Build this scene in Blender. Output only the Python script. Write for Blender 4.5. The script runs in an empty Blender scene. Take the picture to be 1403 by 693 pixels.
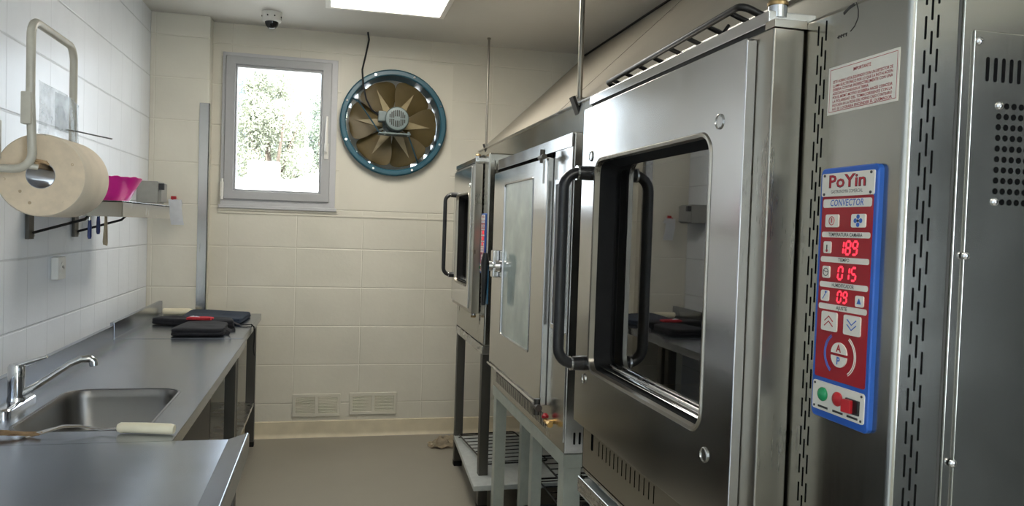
import bpy, bmesh, math, random
from mathutils import Vector, Matrix
random.seed(7)
PI = math.pi
C = bpy.context.scene.collection
sc = bpy.context.scene

# ---------------------------------------------------------------- materials
def newmat(name):
    m = bpy.data.materials.new(name); m.use_nodes = True
    nt = m.node_tree; nt.nodes.clear()
    out = nt.nodes.new('ShaderNodeOutputMaterial')
    b = nt.nodes.new('ShaderNodeBsdfPrincipled')
    nt.links.new(b.outputs[0], out.inputs[0])
    return m, nt, b
def N(nt, t, **kw):
    n = nt.nodes.new(t)
    for k, v in kw.items(): setattr(n, k, v)
    return n
def noise(nt, scale, detail=3, vec=None, rough=.55):
    n = N(nt, 'ShaderNodeTexNoise'); n.inputs['Scale'].default_value = scale
    n.inputs['Detail'].default_value = detail; n.inputs['Roughness'].default_value = rough
    if vec: nt.links.new(vec, n.inputs['Vector'])
    return n.outputs['Fac']
def pos(nt, scale=(1,1,1)):
    g = N(nt, 'ShaderNodeNewGeometry'); m = N(nt, 'ShaderNodeMapping')
    m.inputs['Scale'].default_value = scale
    nt.links.new(g.outputs['Position'], m.inputs['Vector'])
    return m.outputs[0]
def ramp(nt, fac, stops):
    r = N(nt, 'ShaderNodeValToRGB'); e = r.color_ramp.elements
    while len(e) < len(stops): e.new(.5)
    for i, (p, c) in enumerate(stops):
        e[i].position = p; e[i].color = (c[0], c[1], c[2], 1)
    nt.links.new(fac, r.inputs[0]); return r.outputs[0]
def mrange(nt, fac, a, b, lo=0, hi=1):
    r = N(nt, 'ShaderNodeMapRange'); nt.links.new(fac, r.inputs[0])
    r.inputs[1].default_value = lo; r.inputs[2].default_value = hi
    r.inputs[3].default_value = a; r.inputs[4].default_value = b
    return r.outputs[0]
def bump(nt, b, h, strength=.2, dist=.002):
    n = N(nt, 'ShaderNodeBump'); n.inputs['Strength'].default_value = strength
    n.inputs['Distance'].default_value = dist
    nt.links.new(h, n.inputs['Height']); nt.links.new(n.outputs[0], b.inputs['Normal'])
def simple(name, col, rough=.5, metal=0, var=.12, vscale=25, spec=.5, coat=0, bmp=0):
    m, nt, b = newmat(name)
    f = noise(nt, vscale, 4, pos(nt))
    lo = [c*(1-var) for c in col]; hi = [min(1, c*(1+var)) for c in col]
    nt.links.new(ramp(nt, f, [(.3, lo), (.7, hi)]), b.inputs['Base Color'])
    b.inputs['Roughness'].default_value = rough; b.inputs['Metallic'].default_value = metal
    b.inputs['Specular IOR Level'].default_value = spec
    b.inputs['Coat Weight'].default_value = coat
    if bmp: bump(nt, b, f, bmp)
    return m
def steel(name, base=.55, rough=.28, brush=(6, 6, 220), tint=(1, .985, .95), bstr=.02, rvar=.05, spots=.05):
    m, nt, b = newmat(name)
    f = noise(nt, 1.0, 5, pos(nt, brush), .7)
    g = noise(nt, 5.0, 4, pos(nt))
    lo = [base*(1-spots)*t for t in tint]; hi = [base*(1+spots)*t for t in tint]
    mixf = N(nt, 'ShaderNodeMath', operation='MULTIPLY_ADD')
    nt.links.new(g, mixf.inputs[0]); mixf.inputs[1].default_value = .7
    m2 = N(nt, 'ShaderNodeMath', operation='MULTIPLY'); nt.links.new(f, m2.inputs[0]); m2.inputs[1].default_value = .3
    nt.links.new(m2.outputs[0], mixf.inputs[2])
    nt.links.new(ramp(nt, mixf.outputs[0], [(.3, lo), (.7, hi)]), b.inputs['Base Color'])
    nt.links.new(mrange(nt, mixf.outputs[0], rough-rvar, rough+rvar, .3, .7), b.inputs['Roughness'])
    b.inputs['Metallic'].default_value = 1
    if bstr: bump(nt, b, f, bstr, .0015)
    return m
def emit(name, col, s):
    m = bpy.data.materials.new(name); m.use_nodes = True; nt = m.node_tree; nt.nodes.clear()
    o = N(nt, 'ShaderNodeOutputMaterial'); e = N(nt, 'ShaderNodeEmission')
    e.inputs[0].default_value = (*col, 1); e.inputs[1].default_value = s
    nt.links.new(e.outputs[0], o.inputs[0]); return m
def tile(name, axis, per_h, off_h, base, per_z=.2725, off_z=.507, strength=.5, joint_tone=1.12):
    """glazed wall tiles painted over: faint joints, slight dirt"""
    m, nt, b = newmat(name)
    g = N(nt, 'ShaderNodeNewGeometry'); s = N(nt, 'ShaderNodeSeparateXYZ')
    nt.links.new(g.outputs['Position'], s.inputs[0])
    def line(o, per, off, w):
        a = N(nt, 'ShaderNodeMath', operation='SUBTRACT'); nt.links.new(o, a.inputs[0]); a.inputs[1].default_value = off - per/2
        p = N(nt, 'ShaderNodeMath', operation='FLOORED_MODULO'); nt.links.new(a.outputs[0], p.inputs[0]); p.inputs[1].default_value = per
        d = N(nt, 'ShaderNodeMath', operation='SUBTRACT'); nt.links.new(p.outputs[0], d.inputs[0]); d.inputs[1].default_value = per/2
        q = N(nt, 'ShaderNodeMath', operation='ABSOLUTE'); nt.links.new(d.outputs[0], q.inputs[0])
        return mrange(nt, q.outputs[0], 1, 0, w*.4, w)
    h = line(s.outputs['XYZ'.index(axis)], per_h, off_h, .004)
    v = line(s.outputs[2], per_z, off_z, .0055)
    hm = N(nt, 'ShaderNodeMath', operation='MULTIPLY'); nt.links.new(h, hm.inputs[0]); hm.inputs[1].default_value = .55
    mx = N(nt, 'ShaderNodeMath', operation='MAXIMUM'); nt.links.new(hm.outputs[0], mx.inputs[0]); nt.links.new(v, mx.inputs[1])
    n1 = noise(nt, 1.8, 5, pos(nt)); n2 = noise(nt, 40, 3, pos(nt))
    lo = [c*.93 for c in base]; hi = [min(1, c*1.05) for c in base]
    col = ramp(nt, n1, [(.3, lo), (.7, hi)])
    mix = N(nt, 'ShaderNodeMix', data_type='RGBA'); nt.links.new(col, mix.inputs[6])
    mix.inputs[7].default_value = (*[min(1, c*joint_tone) for c in base], 1)  # where lighter than the tile, joints hold a painted-in highlight
    mf = N(nt, 'ShaderNodeMath', operation='MULTIPLY'); nt.links.new(mx.outputs[0], mf.inputs[0]); mf.inputs[1].default_value = strength
    nt.links.new(mf.outputs[0], mix.inputs[0]); nt.links.new(mix.outputs[2], b.inputs['Base Color'])
    b.inputs['Roughness'].default_value = .32
    hh = N(nt, 'ShaderNodeMath', operation='MULTIPLY_ADD'); nt.links.new(mx.outputs[0], hh.inputs[0]); hh.inputs[1].default_value = -1
    sm = N(nt, 'ShaderNodeMath', operation='MULTIPLY'); nt.links.new(n2, sm.inputs[0]); sm.inputs[1].default_value = .25
    nt.links.new(sm.outputs[0], hh.inputs[2])
    bump(nt, b, hh.outputs[0], .6, .004)
    return m
def glassmat(name, ior=1.6, tint=(.6, .6, .6), rough=.02, boost=0.0):
    m = bpy.data.materials.new(name); m.use_nodes = True; nt = m.node_tree; nt.nodes.clear()
    o = N(nt, 'ShaderNodeOutputMaterial'); mx = N(nt, 'ShaderNodeMixShader')
    t = N(nt, 'ShaderNodeBsdfTransparent'); t.inputs[0].default_value = (*tint, 1)
    g = N(nt, 'ShaderNodeBsdfGlossy'); g.inputs['Roughness'].default_value = rough
    f = N(nt, 'ShaderNodeFresnel'); f.inputs[0].default_value = ior
    a = N(nt, 'ShaderNodeMath', operation='ADD'); a.use_clamp = True
    nt.links.new(f.outputs[0], a.inputs[0]); a.inputs[1].default_value = boost
    ge = N(nt, 'ShaderNodeNewGeometry'); iv = N(nt, 'ShaderNodeMath', operation='SUBTRACT'); iv.inputs[0].default_value = 1; nt.links.new(ge.outputs['Backfacing'], iv.inputs[1])
    pm = N(nt, 'ShaderNodeMath', operation='MULTIPLY'); nt.links.new(a.outputs[0], pm.inputs[0]); nt.links.new(iv.outputs[0], pm.inputs[1])
    nt.links.new(pm.outputs[0], mx.inputs[0]); nt.links.new(t.outputs[0], mx.inputs[1]); nt.links.new(g.outputs[0], mx.inputs[2])
    nt.links.new(mx.outputs[0], o.inputs[0]); return m

M = {}
WALLC = (.675, .64, .545)
M['tile_left'] = tile('white glazed tile', 'Y', .225, 3.15, (.76, .785, .82), strength=.8, joint_tone=.72)
M['tile_back'] = tile('cream painted tile', 'X', .45, -.22, WALLC, strength=.45)
M['tile_near'] = tile('cream tile', 'X', .225, 0, WALLC, strength=.4)
M['plaster'] = simple('painted plaster', WALLC, .55, var=.04, vscale=2.5)
M['ceiling'] = simple('ceiling paint', (.62, .60, .555), .6, var=.03, vscale=2)
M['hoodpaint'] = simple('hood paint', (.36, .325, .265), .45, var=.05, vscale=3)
M['skirt'] = simple('cream coving', (.66, .58, .42), .5, var=.08, vscale=9)
M['floor'] = simple('grey epoxy floor', (.27, .25, .205), .38, var=.05, vscale=1.6)
M['pvc'] = simple('grey white window profile', (.50, .50, .51), .35, var=.02)
M['pvcsash'] = simple('grey window sash', (.40, .40, .405), .35, var=.02)
M['white'] = simple('white plastic', (.78, .76, .71), .4, var=.03)
M['steel'] = steel('brushed stainless steel', .52, .27, (14, 14, 160))
M['steelv'] = steel('vertical brushed steel', .50, .24, (170, 170, 5))
M['steeldoor'] = steel('polished door steel', .60, .17, (170, 170, 4), tint=(1, .99, .965), bstr=.01, rvar=.03, spots=.03)
M['steelside'] = steel('oven side steel', .40, .21, (150, 150, 4), tint=(1, .975, .88), bstr=0, rvar=.04)
M['steelbrown'] = steel('dark brownish steel', .33, .3, (150, 150, 4), tint=(1, .93, .80), bstr=0)
M['counter'] = steel('worn worktop steel', .41, .24, (5, 90, 5), tint=(.89, .96, 1.09), bstr=0, rvar=.03, spots=.06)
M['basin'] = steel('sink basin steel', .22, .38, (60, 60, 60), tint=(1, .96, .9), bstr=.03)
M['chrome'] = steel('chrome', .60, .10, (20, 20, 20), tint=(1, 1, 1), bstr=0, rvar=.03)
M['legsteel'] = steel('dull leg steel', .11, .42, (40, 40, 5), tint=(1, .95, .86), bstr=.02)
M['dark'] = simple('black void', (.006, .006, .006), .9, var=0, spec=0)
M['gap'] = simple('dark seam', (.03, .028, .025), .7, var=.1)
M['blackplastic'] = simple('black plastic', (.012, .012, .013), .28, var=.2, vscale=60)
M['rubber'] = simple('black rubber', (.007, .007, .007), .7, var=.2, spec=.2)
M['greenpaint'] = simple('pale green grey paint', (.40, .42, .36), .45, var=.1, vscale=14)
M['shelfpaint'] = simple('pale shelf steel', (.50, .53, .52), .35, var=.08, metal=.3)
M['cavity'] = simple('browned oven cavity', (.030, .022, .014), .45, var=.5, vscale=30)
M['crumbs'] = simple('baked crumbs', (.16, .10, .03), .7, var=.8, vscale=70)
M['glassdark'] = glassmat('tinted oven glass', 1.75, (.75, .74, .70), .015, .20)
M['window'] = glassmat('window glass', 1.45, (.97, .98, .98), 0)
M['addeddoor'] = simple('added dark door', (.045, .05, .055), .5, var=.08)
M['brass'] = simple('brass', (.62, .38, .13), .3, metal=1, var=.15)
M['hinge'] = steel('dark hinge steel', .10, .35, tint=(1, .88, .75))
M['bronze'] = simple('brown hinge cap', (.30, .2, .09), .35, metal=.9, var=.15)
M['red'] = simple('red plastic', (.42, .012, .018), .4, var=.05)
M['panelred'] = simple('panel red foil', (.33, .008, .016), .38, var=.05)
M['blue'] = simple('panel blue', (.018, .10, .42), .35, var=.06)
M['cream'] = simple('panel cream foil', (.72, .69, .60), .4, var=.03)
M['textred'] = simple('red print', (.40, .02, .03), .5, var=0)
M['textblue'] = simple('blue print', (.04, .13, .46), .5, var=0)
M['textblack'] = simple('black print', (.03, .03, .03), .5, var=0)
M['screen'] = simple('dark red display', (.05, .003, .006), .25, var=.05)
M['digit'] = emit('lit digits', (1, .035, .06), 2.4)
M['green'] = simple('green lens', (.01, .25, .09), .25, var=.1)
M['paper'] = simple('unbleached paper', (.68, .545, .385), .85, var=.08, vscale=30)
M['corecard'] = simple('grey core', (.30, .31, .33), .3, var=.1, vscale=14, coat=.5)
M['paperdent'] = simple('dented paper', (.48, .35, .22), .9, var=.2)
M['paperside'] = simple('paper roll side', (.70, .60, .46), .85, var=.06, vscale=12)
M['holder'] = simple('cream enamelled tube', (.50, .46, .37), .35, var=.1, vscale=18)
def acryl():
    m = bpy.data.materials.new('clear acrylic'); m.use_nodes = True; nt = m.node_tree; nt.nodes.clear()
    o = N(nt, 'ShaderNodeOutputMaterial'); t = N(nt, 'ShaderNodeBsdfTransparent'); t.inputs[0].default_value = (.92, .94, .95, 1)
    d = N(nt, 'ShaderNodeBsdfDiffuse'); d.inputs[0].default_value = (.75, .78, .80, 1)
    tr = N(nt, 'ShaderNodeBsdfTranslucent'); tr.inputs[0].default_value = (.75, .78, .80, 1)
    g = N(nt, 'ShaderNodeBsdfGlossy'); g.inputs['Roughness'].default_value = .12
    a = N(nt, 'ShaderNodeMixShader'); a.inputs[0].default_value = .5; nt.links.new(d.outputs[0], a.inputs[1]); nt.links.new(tr.outputs[0], a.inputs[2])
    b = N(nt, 'ShaderNodeMixShader'); nt.links.new(mrange(nt, noise(nt, 14, 3, pos(nt)), .12, .42, .35, .7), b.inputs[0]); nt.links.new(t.outputs[0], b.inputs[1]); nt.links.new(a.outputs[0], b.inputs[2])
    c = N(nt, 'ShaderNodeMixShader'); c.inputs[0].default_value = .07; nt.links.new(b.outputs[0], c.inputs[1]); nt.links.new(g.outputs[0], c.inputs[2])
    nt.links.new(c.outputs[0], o.inputs[0]); return m
M['acrylic'] = acryl()
M['pink'] = simple('magenta plastic', (.62, .015, .26), .3, var=.1, vscale=10)
M['bluehandle'] = simple('navy handle', (.015, .03, .14), .35, var=.1)
M['bluefoil'] = simple('blue lever back', (.03, .16, .30), .35, var=.1)
M['wood'] = simple('pale wood', (.52, .42, .27), .6, var=.12, vscale=30)
M['ivory'] = simple('ivory handle', (.78, .71, .52), .4, var=.04)
M['darkpanel'] = simple('dark brown panel', (.035, .028, .022), .5, var=.15)
M['casing'] = simple('grey enamel casing', (.27, .265, .24), .4, var=.06)
M['kraft'] = simple('brown paper', (.42, .28, .15), .85, var=.25, vscale=25)
M['clothwhite'] = simple('white cloth', (.80, .82, .86), .9, var=.05)
M['apronblack'] = simple('black fabric', (.008, .008, .011), .85, var=.4, vscale=60, bmp=.5)
M['apronnavy'] = simple('navy fabric', (.012, .022, .042), .85, var=.3, vscale=60, bmp=.5)
M['redfabric'] = simple('red fabric', (.42, .02, .03), .8, var=.2, vscale=50)
M['rag'] = simple('beige rag', (.50, .42, .30), .9, var=.2, vscale=30)
M['wire'] = simple('black rack wire', (.02, .018, .016), .4, var=.3, metal=.5)
M['teal'] = simple('teal enamel', (.022, .095, .135), .35, var=.08, vscale=8)
M['tealdark'] = simple('teal enamel inside', (.015, .06, .085), .4, var=.08)
M['blade'] = simple('olive brown blade', (.20, .145, .055), .42, var=.12, vscale=9)
M['bladerib'] = simple('pale blade rib', (.36, .29, .16), .45, var=.1)
M['motor'] = simple('grey motor paint', (.16, .20, .20), .45, var=.1)
M['led'] = emit('led diffuser', (1, .955, .86), 14)
M['dome'] = simple('smoked dome', (.008, .008, .009), .08, var=0)
M['leaf'] = simple('tree leaves', (.24, .27, .20), .7, var=.5, vscale=2.5)
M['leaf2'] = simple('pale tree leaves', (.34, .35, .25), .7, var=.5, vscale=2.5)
M['bark'] = simple('bark', (.16, .12, .09), .9, var=.3)
M['bluewall'] = simple('grey blue facade', (.15, .17, .22), .7, var=.06)
M['pinkwall'] = simple('pinkish garden wall', (.42, .32, .29), .8, var=.1)
M['whitewall'] = simple('white render', (.80, .78, .75), .8, var=.03)
M['ground'] = simple('pale yard paving', (.55, .52, .47), .8, var=.1, vscale=.6)
M['paneglass'] = simple('dark far windows', (.08, .10, .13), .15, var=.1)
M['frost'] = None
def frostmat():
    m, nt, b = newmat('misted green glass')
    f = noise(nt, 5, 4, pos(nt))
    nt.links.new(ramp(nt, f, [(.30, (.20, .28, .27)), (.52, (.30, .38, .36)), (.72, (.46, .53, .51))]), b.inputs['Base Color'])
    b.inputs['Roughness'].default_value = .35; b.inputs['Coat Weight'].default_value = 1
    b.inputs['Coat Roughness'].default_value = .03; b.inputs['Coat IOR'].default_value = 1.7
    return m
M['frost'] = frostmat()

# ---------------------------------------------------------------- mesh builder
class B:
    def __init__(s): s.bm = bmesh.new(); s.mats = []
    def mi(s, m):
        if isinstance(m, str): m = M[m]
        if m not in s.mats: s.mats.append(m)
        return s.mats.index(m)
    def fin(s, faces, m):
        i = s.mi(m)
        for f in faces:
            if f.is_valid: f.material_index = i
    def box(s, x0, x1, y0, y1, z0, z1, m, bev=0, seg=2, R=None, c=None):
        r = bmesh.ops.create_cube(s.bm, size=1)
        vs = r['verts']
        cx, cy, cz = (x0+x1)/2, (y0+y1)/2, (z0+z1)/2
        for v in vs:
            v.co = Vector((cx+v.co.x*(x1-x0), cy+v.co.y*(y1-y0), cz+v.co.z*(z1-z0)))
        fs = {f for v in vs for f in v.link_faces}
        s.fin(fs, m)
        if bev:
            es = list({e for v in vs for e in v.link_edges})
            q = bmesh.ops.bevel(s.bm, geom=es, offset=bev, segments=seg, affect='EDGES', profile=.5)
            s.fin(q['faces'], m); vs = list({v for f in q['faces'] for v in f.verts} | {v for v in vs if v.is_valid})
        if R is not None:
            c = Vector(c) if c is not None else Vector((cx, cy, cz))
            for v in vs:
                if v.is_valid: v.co = c + R @ (v.co - c)
        return vs
    def cyl(s, p0, p1, r0, r1=None, m='steel', seg=20, caps=True):
        p0, p1 = Vector(p0), Vector(p1); r1 = r0 if r1 is None else r1
        d = (p1-p0).normalized(); a = d.orthogonal().normalized(); b = d.cross(a)
        R0 = []; R1 = []
        for i in range(seg):
            t = 2*PI*i/seg; u = a*math.cos(t)+b*math.sin(t)
            R0.append(s.bm.verts.new(p0+u*r0)); R1.append(s.bm.verts.new(p1+u*r1))
        fs = [s.bm.faces.new((R0[i], R0[(i+1) % seg], R1[(i+1) % seg], R1[i])) for i in range(seg)]
        if caps: fs += [s.bm.faces.new(R0[::-1]), s.bm.faces.new(R1)]
        s.fin(fs, m)
    def lathe(s, prof, o, axis=(0, 0, 1), m='steel', seg=24, ms=None, sx=None):
        o = Vector(o); d = Vector(axis).normalized(); a = d.orthogonal().normalized(); b = d.cross(a)
        rings = []
        for r, h in prof:
            if r < 1e-6: rings.append([s.bm.verts.new(o+d*h)])
            else: rings.append([s.bm.verts.new(o+d*h+(a*math.cos(2*PI*i/seg)+b*math.sin(2*PI*i/seg))*r) for i in range(seg)])
        for k in range(len(rings)-1):
            A, Bq = rings[k], rings[k+1]; fs = []
            for i in range(seg):
                j = (i+1) % seg
                if len(A) == 1 and len(Bq) == 1: continue
                if len(A) == 1: fs.append(s.bm.faces.new((A[0], Bq[j], Bq[i])))
                elif len(Bq) == 1: fs.append(s.bm.faces.new((A[i], A[j], Bq[0])))
                else: fs.append(s.bm.faces.new((A[i], A[j], Bq[j], Bq[i])))
            s.fin(fs, ms[k] if ms else m)
    def tube(s, pts, r, m='steel', seg=10, closed=False, caps=True, flat=None):
        P = [Vector(p) for p in pts]; n = len(P)
        T = []
        for i in range(n):
            if closed: t = P[(i+1) % n]-P[i-1]
            else: t = P[min(i+1, n-1)]-P[max(i-1, 0)]
            T.append(t.normalized())
        a = T[0].orthogonal().normalized()
        if flat is not None:
            a = (Vector(flat) - T[0]*Vector(flat).dot(T[0])).normalized()
        rings = []
        for i in range(n):
            a = (a - T[i]*a.dot(T[i])).normalized(); b = T[i].cross(a)
            rr = r[i] if isinstance(r, (list, tuple)) else r
            if isinstance(rr, (list, tuple)): ra, rb = rr
            else: ra = rb = rr
            rings.append([s.bm.verts.new(P[i]+a*math.cos(2*PI*k/seg)*ra+b*math.sin(2*PI*k/seg)*rb) for k in range(seg)])
        fs = []
        for i in range(n if closed else n-1):
            A, Q = rings[i], rings[(i+1) % n]
            for k in range(seg):
                fs.append(s.bm.faces.new((A[k], A[(k+1) % seg], Q[(k+1) % seg], Q[k])))
        if caps and not closed: fs += [s.bm.faces.new(rings[0][::-1]), s.bm.faces.new(rings[-1])]
        s.fin(fs, m)
    def poly(s, pts, ext, m):
        """polygon extruded by vector ext"""
        ext = Vector(ext); a = [s.bm.verts.new(Vector(p)) for p in pts]; b = [s.bm.verts.new(Vector(p)+ext) for p in pts]
        n = len(a); fs = [s.bm.faces.new(a[::-1]), s.bm.faces.new(b)]
        fs += [s.bm.faces.new((a[i], a[(i+1) % n], b[(i+1) % n], b[i])) for i in range(n)]
        s.fin(fs, m)
    def quad(s, pts, m):
        s.fin([s.bm.faces.new([s.bm.verts.new(Vector(p)) for p in pts])], m)
    def plate(s, outer, holes, mp, ext, m, mh=None):
        """flat plate with holes; outer/holes are 2-D loops, mp maps (u, v) to a point, ext is the thickness vector"""
        ext = Vector(ext); t = bmesh.new(); loops = []
        for lp in [outer]+holes:
            vs = [t.verts.new(mp(*p)) for p in lp]; loops.append(vs)
            for i in range(len(vs)): t.edges.new((vs[i], vs[(i+1) % len(vs)]))
        bmesh.ops.triangle_fill(t, edges=t.edges[:], use_beauty=True, use_dissolve=False)
        t.verts.index_update()
        A = [s.bm.verts.new(v.co) for v in t.verts]; Bv = [s.bm.verts.new(v.co+ext) for v in t.verts]
        fs = []
        for f in t.faces:
            ix = [v.index for v in f.verts]
            fs.append(s.bm.faces.new([A[i] for i in ix])); fs.append(s.bm.faces.new([Bv[i] for i in ix[::-1]]))
        s.fin(fs, m)
        for k, lp in enumerate(loops):
            ix = [v.index for v in lp]; n = len(ix)
            q = [s.bm.faces.new((A[ix[i]], A[ix[(i+1) % n]], Bv[ix[(i+1) % n]], Bv[ix[i]])) for i in range(n)]
            s.fin(q, mh if (k and mh) else m)
        t.free()
    def loft(s, loops, m, close_last=False, close_first=False):
        R = [[s.bm.verts.new(Vector(p)) for p in l] for l in loops]; n = len(R[0]); fs = []
        for k in range(len(R)-1):
            for i in range(n): fs.append(s.bm.faces.new((R[k][i], R[k][(i+1) % n], R[k+1][(i+1) % n], R[k+1][i])))
        if close_last: fs.append(s.bm.faces.new(R[-1]))
        if close_first: fs.append(s.bm.faces.new(R[0][::-1]))
        s.fin(fs, m)
    def grid(s, fn, nu, nv, m, thick=None):
        V = [[s.bm.verts.new(Vector(fn(i/nu, j/nv))) for j in range(nv+1)] for i in range(nu+1)]
        fs = [s.bm.faces.new((V[i][j], V[i+1][j], V[i+1][j+1], V[i][j+1])) for i in range(nu) for j in range(nv)]
        s.fin(fs, m)
        if thick:
            r = bmesh.ops.solidify(s.bm, geom=fs, thickness=thick)
            s.fin([f for f in r['geom'] if isinstance(f, bmesh.types.BMFace)], m)
    def text(s, txt, size, o, xd, yd, m, depth=.0004, width=None, bold=0, shear=0, font_sp=1):
        cu = bpy.data.curves.new('t', 'FONT'); cu.body = txt; cu.size = 1; cu.align_x = 'CENTER'; cu.align_y = 'CENTER'
        cu.resolution_u = 2; cu.offset = bold; cu.shear = shear; cu.space_character = font_sp
        o_ = bpy.data.objects.new('t', cu); C.objects.link(o_)
        me = bpy.data.meshes.new_from_object(o_.evaluated_get(bpy.context.evaluated_depsgraph_get()))
        xs = [v.co.x for v in me.vertices] or [0, 1]; w = max(xs)-min(xs)
        sx = size if width is None else width/w
        o = Vector(o); xd = Vector(xd).normalized(); yd = Vector(yd).normalized(); nd = xd.cross(yd)
        base = len(s.bm.verts); vs = [s.bm.verts.new(o+xd*v.co.x*sx+yd*v.co.y*size+nd*depth) for v in me.vertices]
        fs = []
        for p in me.polygons:
            try: fs.append(s.bm.faces.new([vs[i] for i in p.vertices]))
            except ValueError: pass
        s.fin(fs, m)
        bpy.data.objects.remove(o_); bpy.data.meshes.remove(me); bpy.data.curves.remove(cu)
    def build(s, name, parent=None, label=None, smooth=35, bevel=0, subsurf=0):
        me = bpy.data.meshes.new(name)
        bmesh.ops.recalc_face_normals(s.bm, faces=s.bm.faces[:])
        s.bm.to_mesh(me); s.bm.free()
        for m in s.mats: me.materials.append(m)
        o = bpy.data.objects.new(name, me); C.objects.link(o)
        if parent:
            o.parent = parent; r = parent
            off = Vector((0, 0, 0))
            while r: off += r.location; r = r.parent
            me.transform(Matrix.Translation(-off))
        if smooth:
            me.polygons.foreach_set('use_smooth', [True]*len(me.polygons))
            me.set_sharp_from_angle(angle=math.radians(smooth))
        if bevel:
            b = o.modifiers.new('edge', 'BEVEL'); b.width = bevel; b.segments = 2; b.limit_method = 'ANGLE'
        if smooth == 35 or bevel:
            wn = o.modifiers.new('normals', 'WEIGHTED_NORMAL'); wn.keep_sharp = True; wn.mode = 'FACE_AREA'; wn.weight = 100
        if subsurf:
            q = o.modifiers.new('sub', 'SUBSURF'); q.levels = q.render_levels = subsurf
        if label: o['label'] = label
        return o
def thing(name, loc, label, cat, group=None):
    o = bpy.data.objects.new(name, None); C.objects.link(o); o.location = loc; o.empty_display_size = .05
    o['label'] = label; o['category'] = cat
    if group: o['group'] = group
    return o
def tag(o, label, cat, group=None):
    o['label'] = label; o['category'] = cat
    if group: o['group'] = group
    return o
def struct(o): o['kind'] = 'structure'; return o
def rrect(u0, u1, v0, v1, r, n=6):
    p = []
    for cu, cv, a0 in ((u1-r, v1-r, 0), (u0+r, v1-r, 90), (u0+r, v0+r, 180), (u1-r, v0+r, 270)):
        for i in range(n+1):
            a = math.radians(a0+90*i/n); p.append((cu+r*math.cos(a), cv+r*math.sin(a)))
    return p
def rect(u0, u1, v0, v1): return [(u0, v0), (u1, v0), (u1, v1), (u0, v1)]
def circ(u, v, r, n=40): return [(u+r*math.cos(2*PI*i/n), v+r*math.sin(2*PI*i/n)) for i in range(n)]
def arcpts(c, r, a0, a1, ux, uy, n=6):
    c = Vector(c); ux = Vector(ux); uy = Vector(uy)
    return [c+ux*r*math.cos(math.radians(a0+(a1-a0)*i/n))+uy*r*math.sin(math.radians(a0+(a1-a0)*i/n)) for i in range(n+1)]

# ---------------------------------------------------------------- room
XL, XR, YB, YN, ZC = -1.15, 1.90, 5.542, -3.2, 2.828
b = B(); b.box(XL-.2, XR+.2, YN-.2, YB+.25, -.1, 0, 'floor'); struct(b.build('floor'))
b = B(); b.box(XL-.2, XR+.2, YN-.2, YB+.25, ZC, ZC+.12, 'ceiling'); struct(b.build('ceiling'))
b = B(); b.box(XL-.2, XL, YN-.2, YB+.25, 0, ZC, 'tile_left'); struct(b.build('wall_left'))
b = B(); FX, FZ = .422, 2.222
W0, W1, WZ0, WZ1 = -.725, .032, 1.595, 2.632
b.plate(rect(XL, XR, 0, ZC), [rect(W0+.01, W1-.01, WZ0+.01, WZ1-.01), circ(FX, FZ, .335, 48)], lambda u, v: Vector((u, YB, v)), (0, .22, 0), 'tile_back', 'plaster')
struct(b.build('wall_back'))
b = B(); b.box(XL, -.79, 5.405, YB, 0, ZC, 'tile_back', .004); struct(b.build('wall_pillar'))
b = B()   # right wall with the big window beside the camera
b.plate(rect(YN, YB, 0, ZC), [rect(-2.75, -1.15, .65, 2.55)], lambda u, v: Vector((XR, u, v)), (.2, 0, 0), 'tile_near', 'plaster')
struct(b.build('wall_right'))
b = B(); b.box(XL, XR, YN-.2, YN, 0, ZC, 'tile_near'); struct(b.build('wall_near'))
b = B()   # coved skirting along the back wall
b.poly([(XL, YB, 0), (XL, YB, .112), (XL, YB-.012, .108), (XL, YB-.014, .03), (XL, YB-.03, .006), (XL, YB-.034, 0)], (XR-XL, 0, 0), 'skirt')
struct(b.build('baseboard_back'))
# ledge line in the painted wall under the window
b = B(); b.box(-.74, 1.02, YB-.006, YB, 1.548, 1.562, 'plaster', .002); b.box(-.74, .05, YB-.012, YB, 1.568, 1.592, 'plaster', .003); struct(b.build('trim_1'))
# repaired square of plaster round the fan
b = B(); b.plate(rect(.055, .84, 1.60, 2.665), [circ(FX, FZ, .345, 48)], lambda u, v: Vector((u, YB-.004, v)), (0, .004, 0), 'plaster'); struct(b.build('trim_2'))

# ---------------------------------------------------------------- window at the back
b = B()
b.plate(rect(W0, W1, WZ0, WZ1), [rect(W0+.05, W1-.055, WZ0+.065, WZ1-.045)], lambda u, v: Vector((u, YB-.018, v)), (0, .09, 0), 'pvc')
b.box(W0-.01, W1+.012, YB-.024, YB, WZ0-.012, WZ0+.012, 'pvc', .003)
win = struct(b.build('window_1', bevel=.004))
b = B(); b.plate(rect(-.703, -.008, 1.645, 2.608), [rect(-.640, -.070, 1.703, 2.553)], lambda u, v: Vector((u, YB-.034, v)), (0, .075, 0), 'pvcsash')
b.plate(rect(-.640, -.070, 1.703, 2.553), [rect(-.628, -.082, 1.715, 2.535)], lambda u, v: Vector((u, YB-.02, v)), (0, .05, 0), 'pvcsash')
sash = b.build('sash', win, bevel=.005)
b = B(); b.box(-.63, -.08, YB+.004, YB+.010, 1.713, 2.537, 'window'); b.build('pane', win)
b = B(); b.box(-.050, -.020, YB-.044, YB-.032, 1.945, 2.055, 'white', .004)
b.tube([(-.035, YB-.04, 2.0), (-.035, YB-.07, 2.0), (-.035, YB-.078, 2.03), (-.034, YB-.076, 2.16), (-.033, YB-.072, 2.235)], [.009, .010, .0115, .010, .007], 'white', 12)
b.build('handle', win, 'white lever handle')
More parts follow.
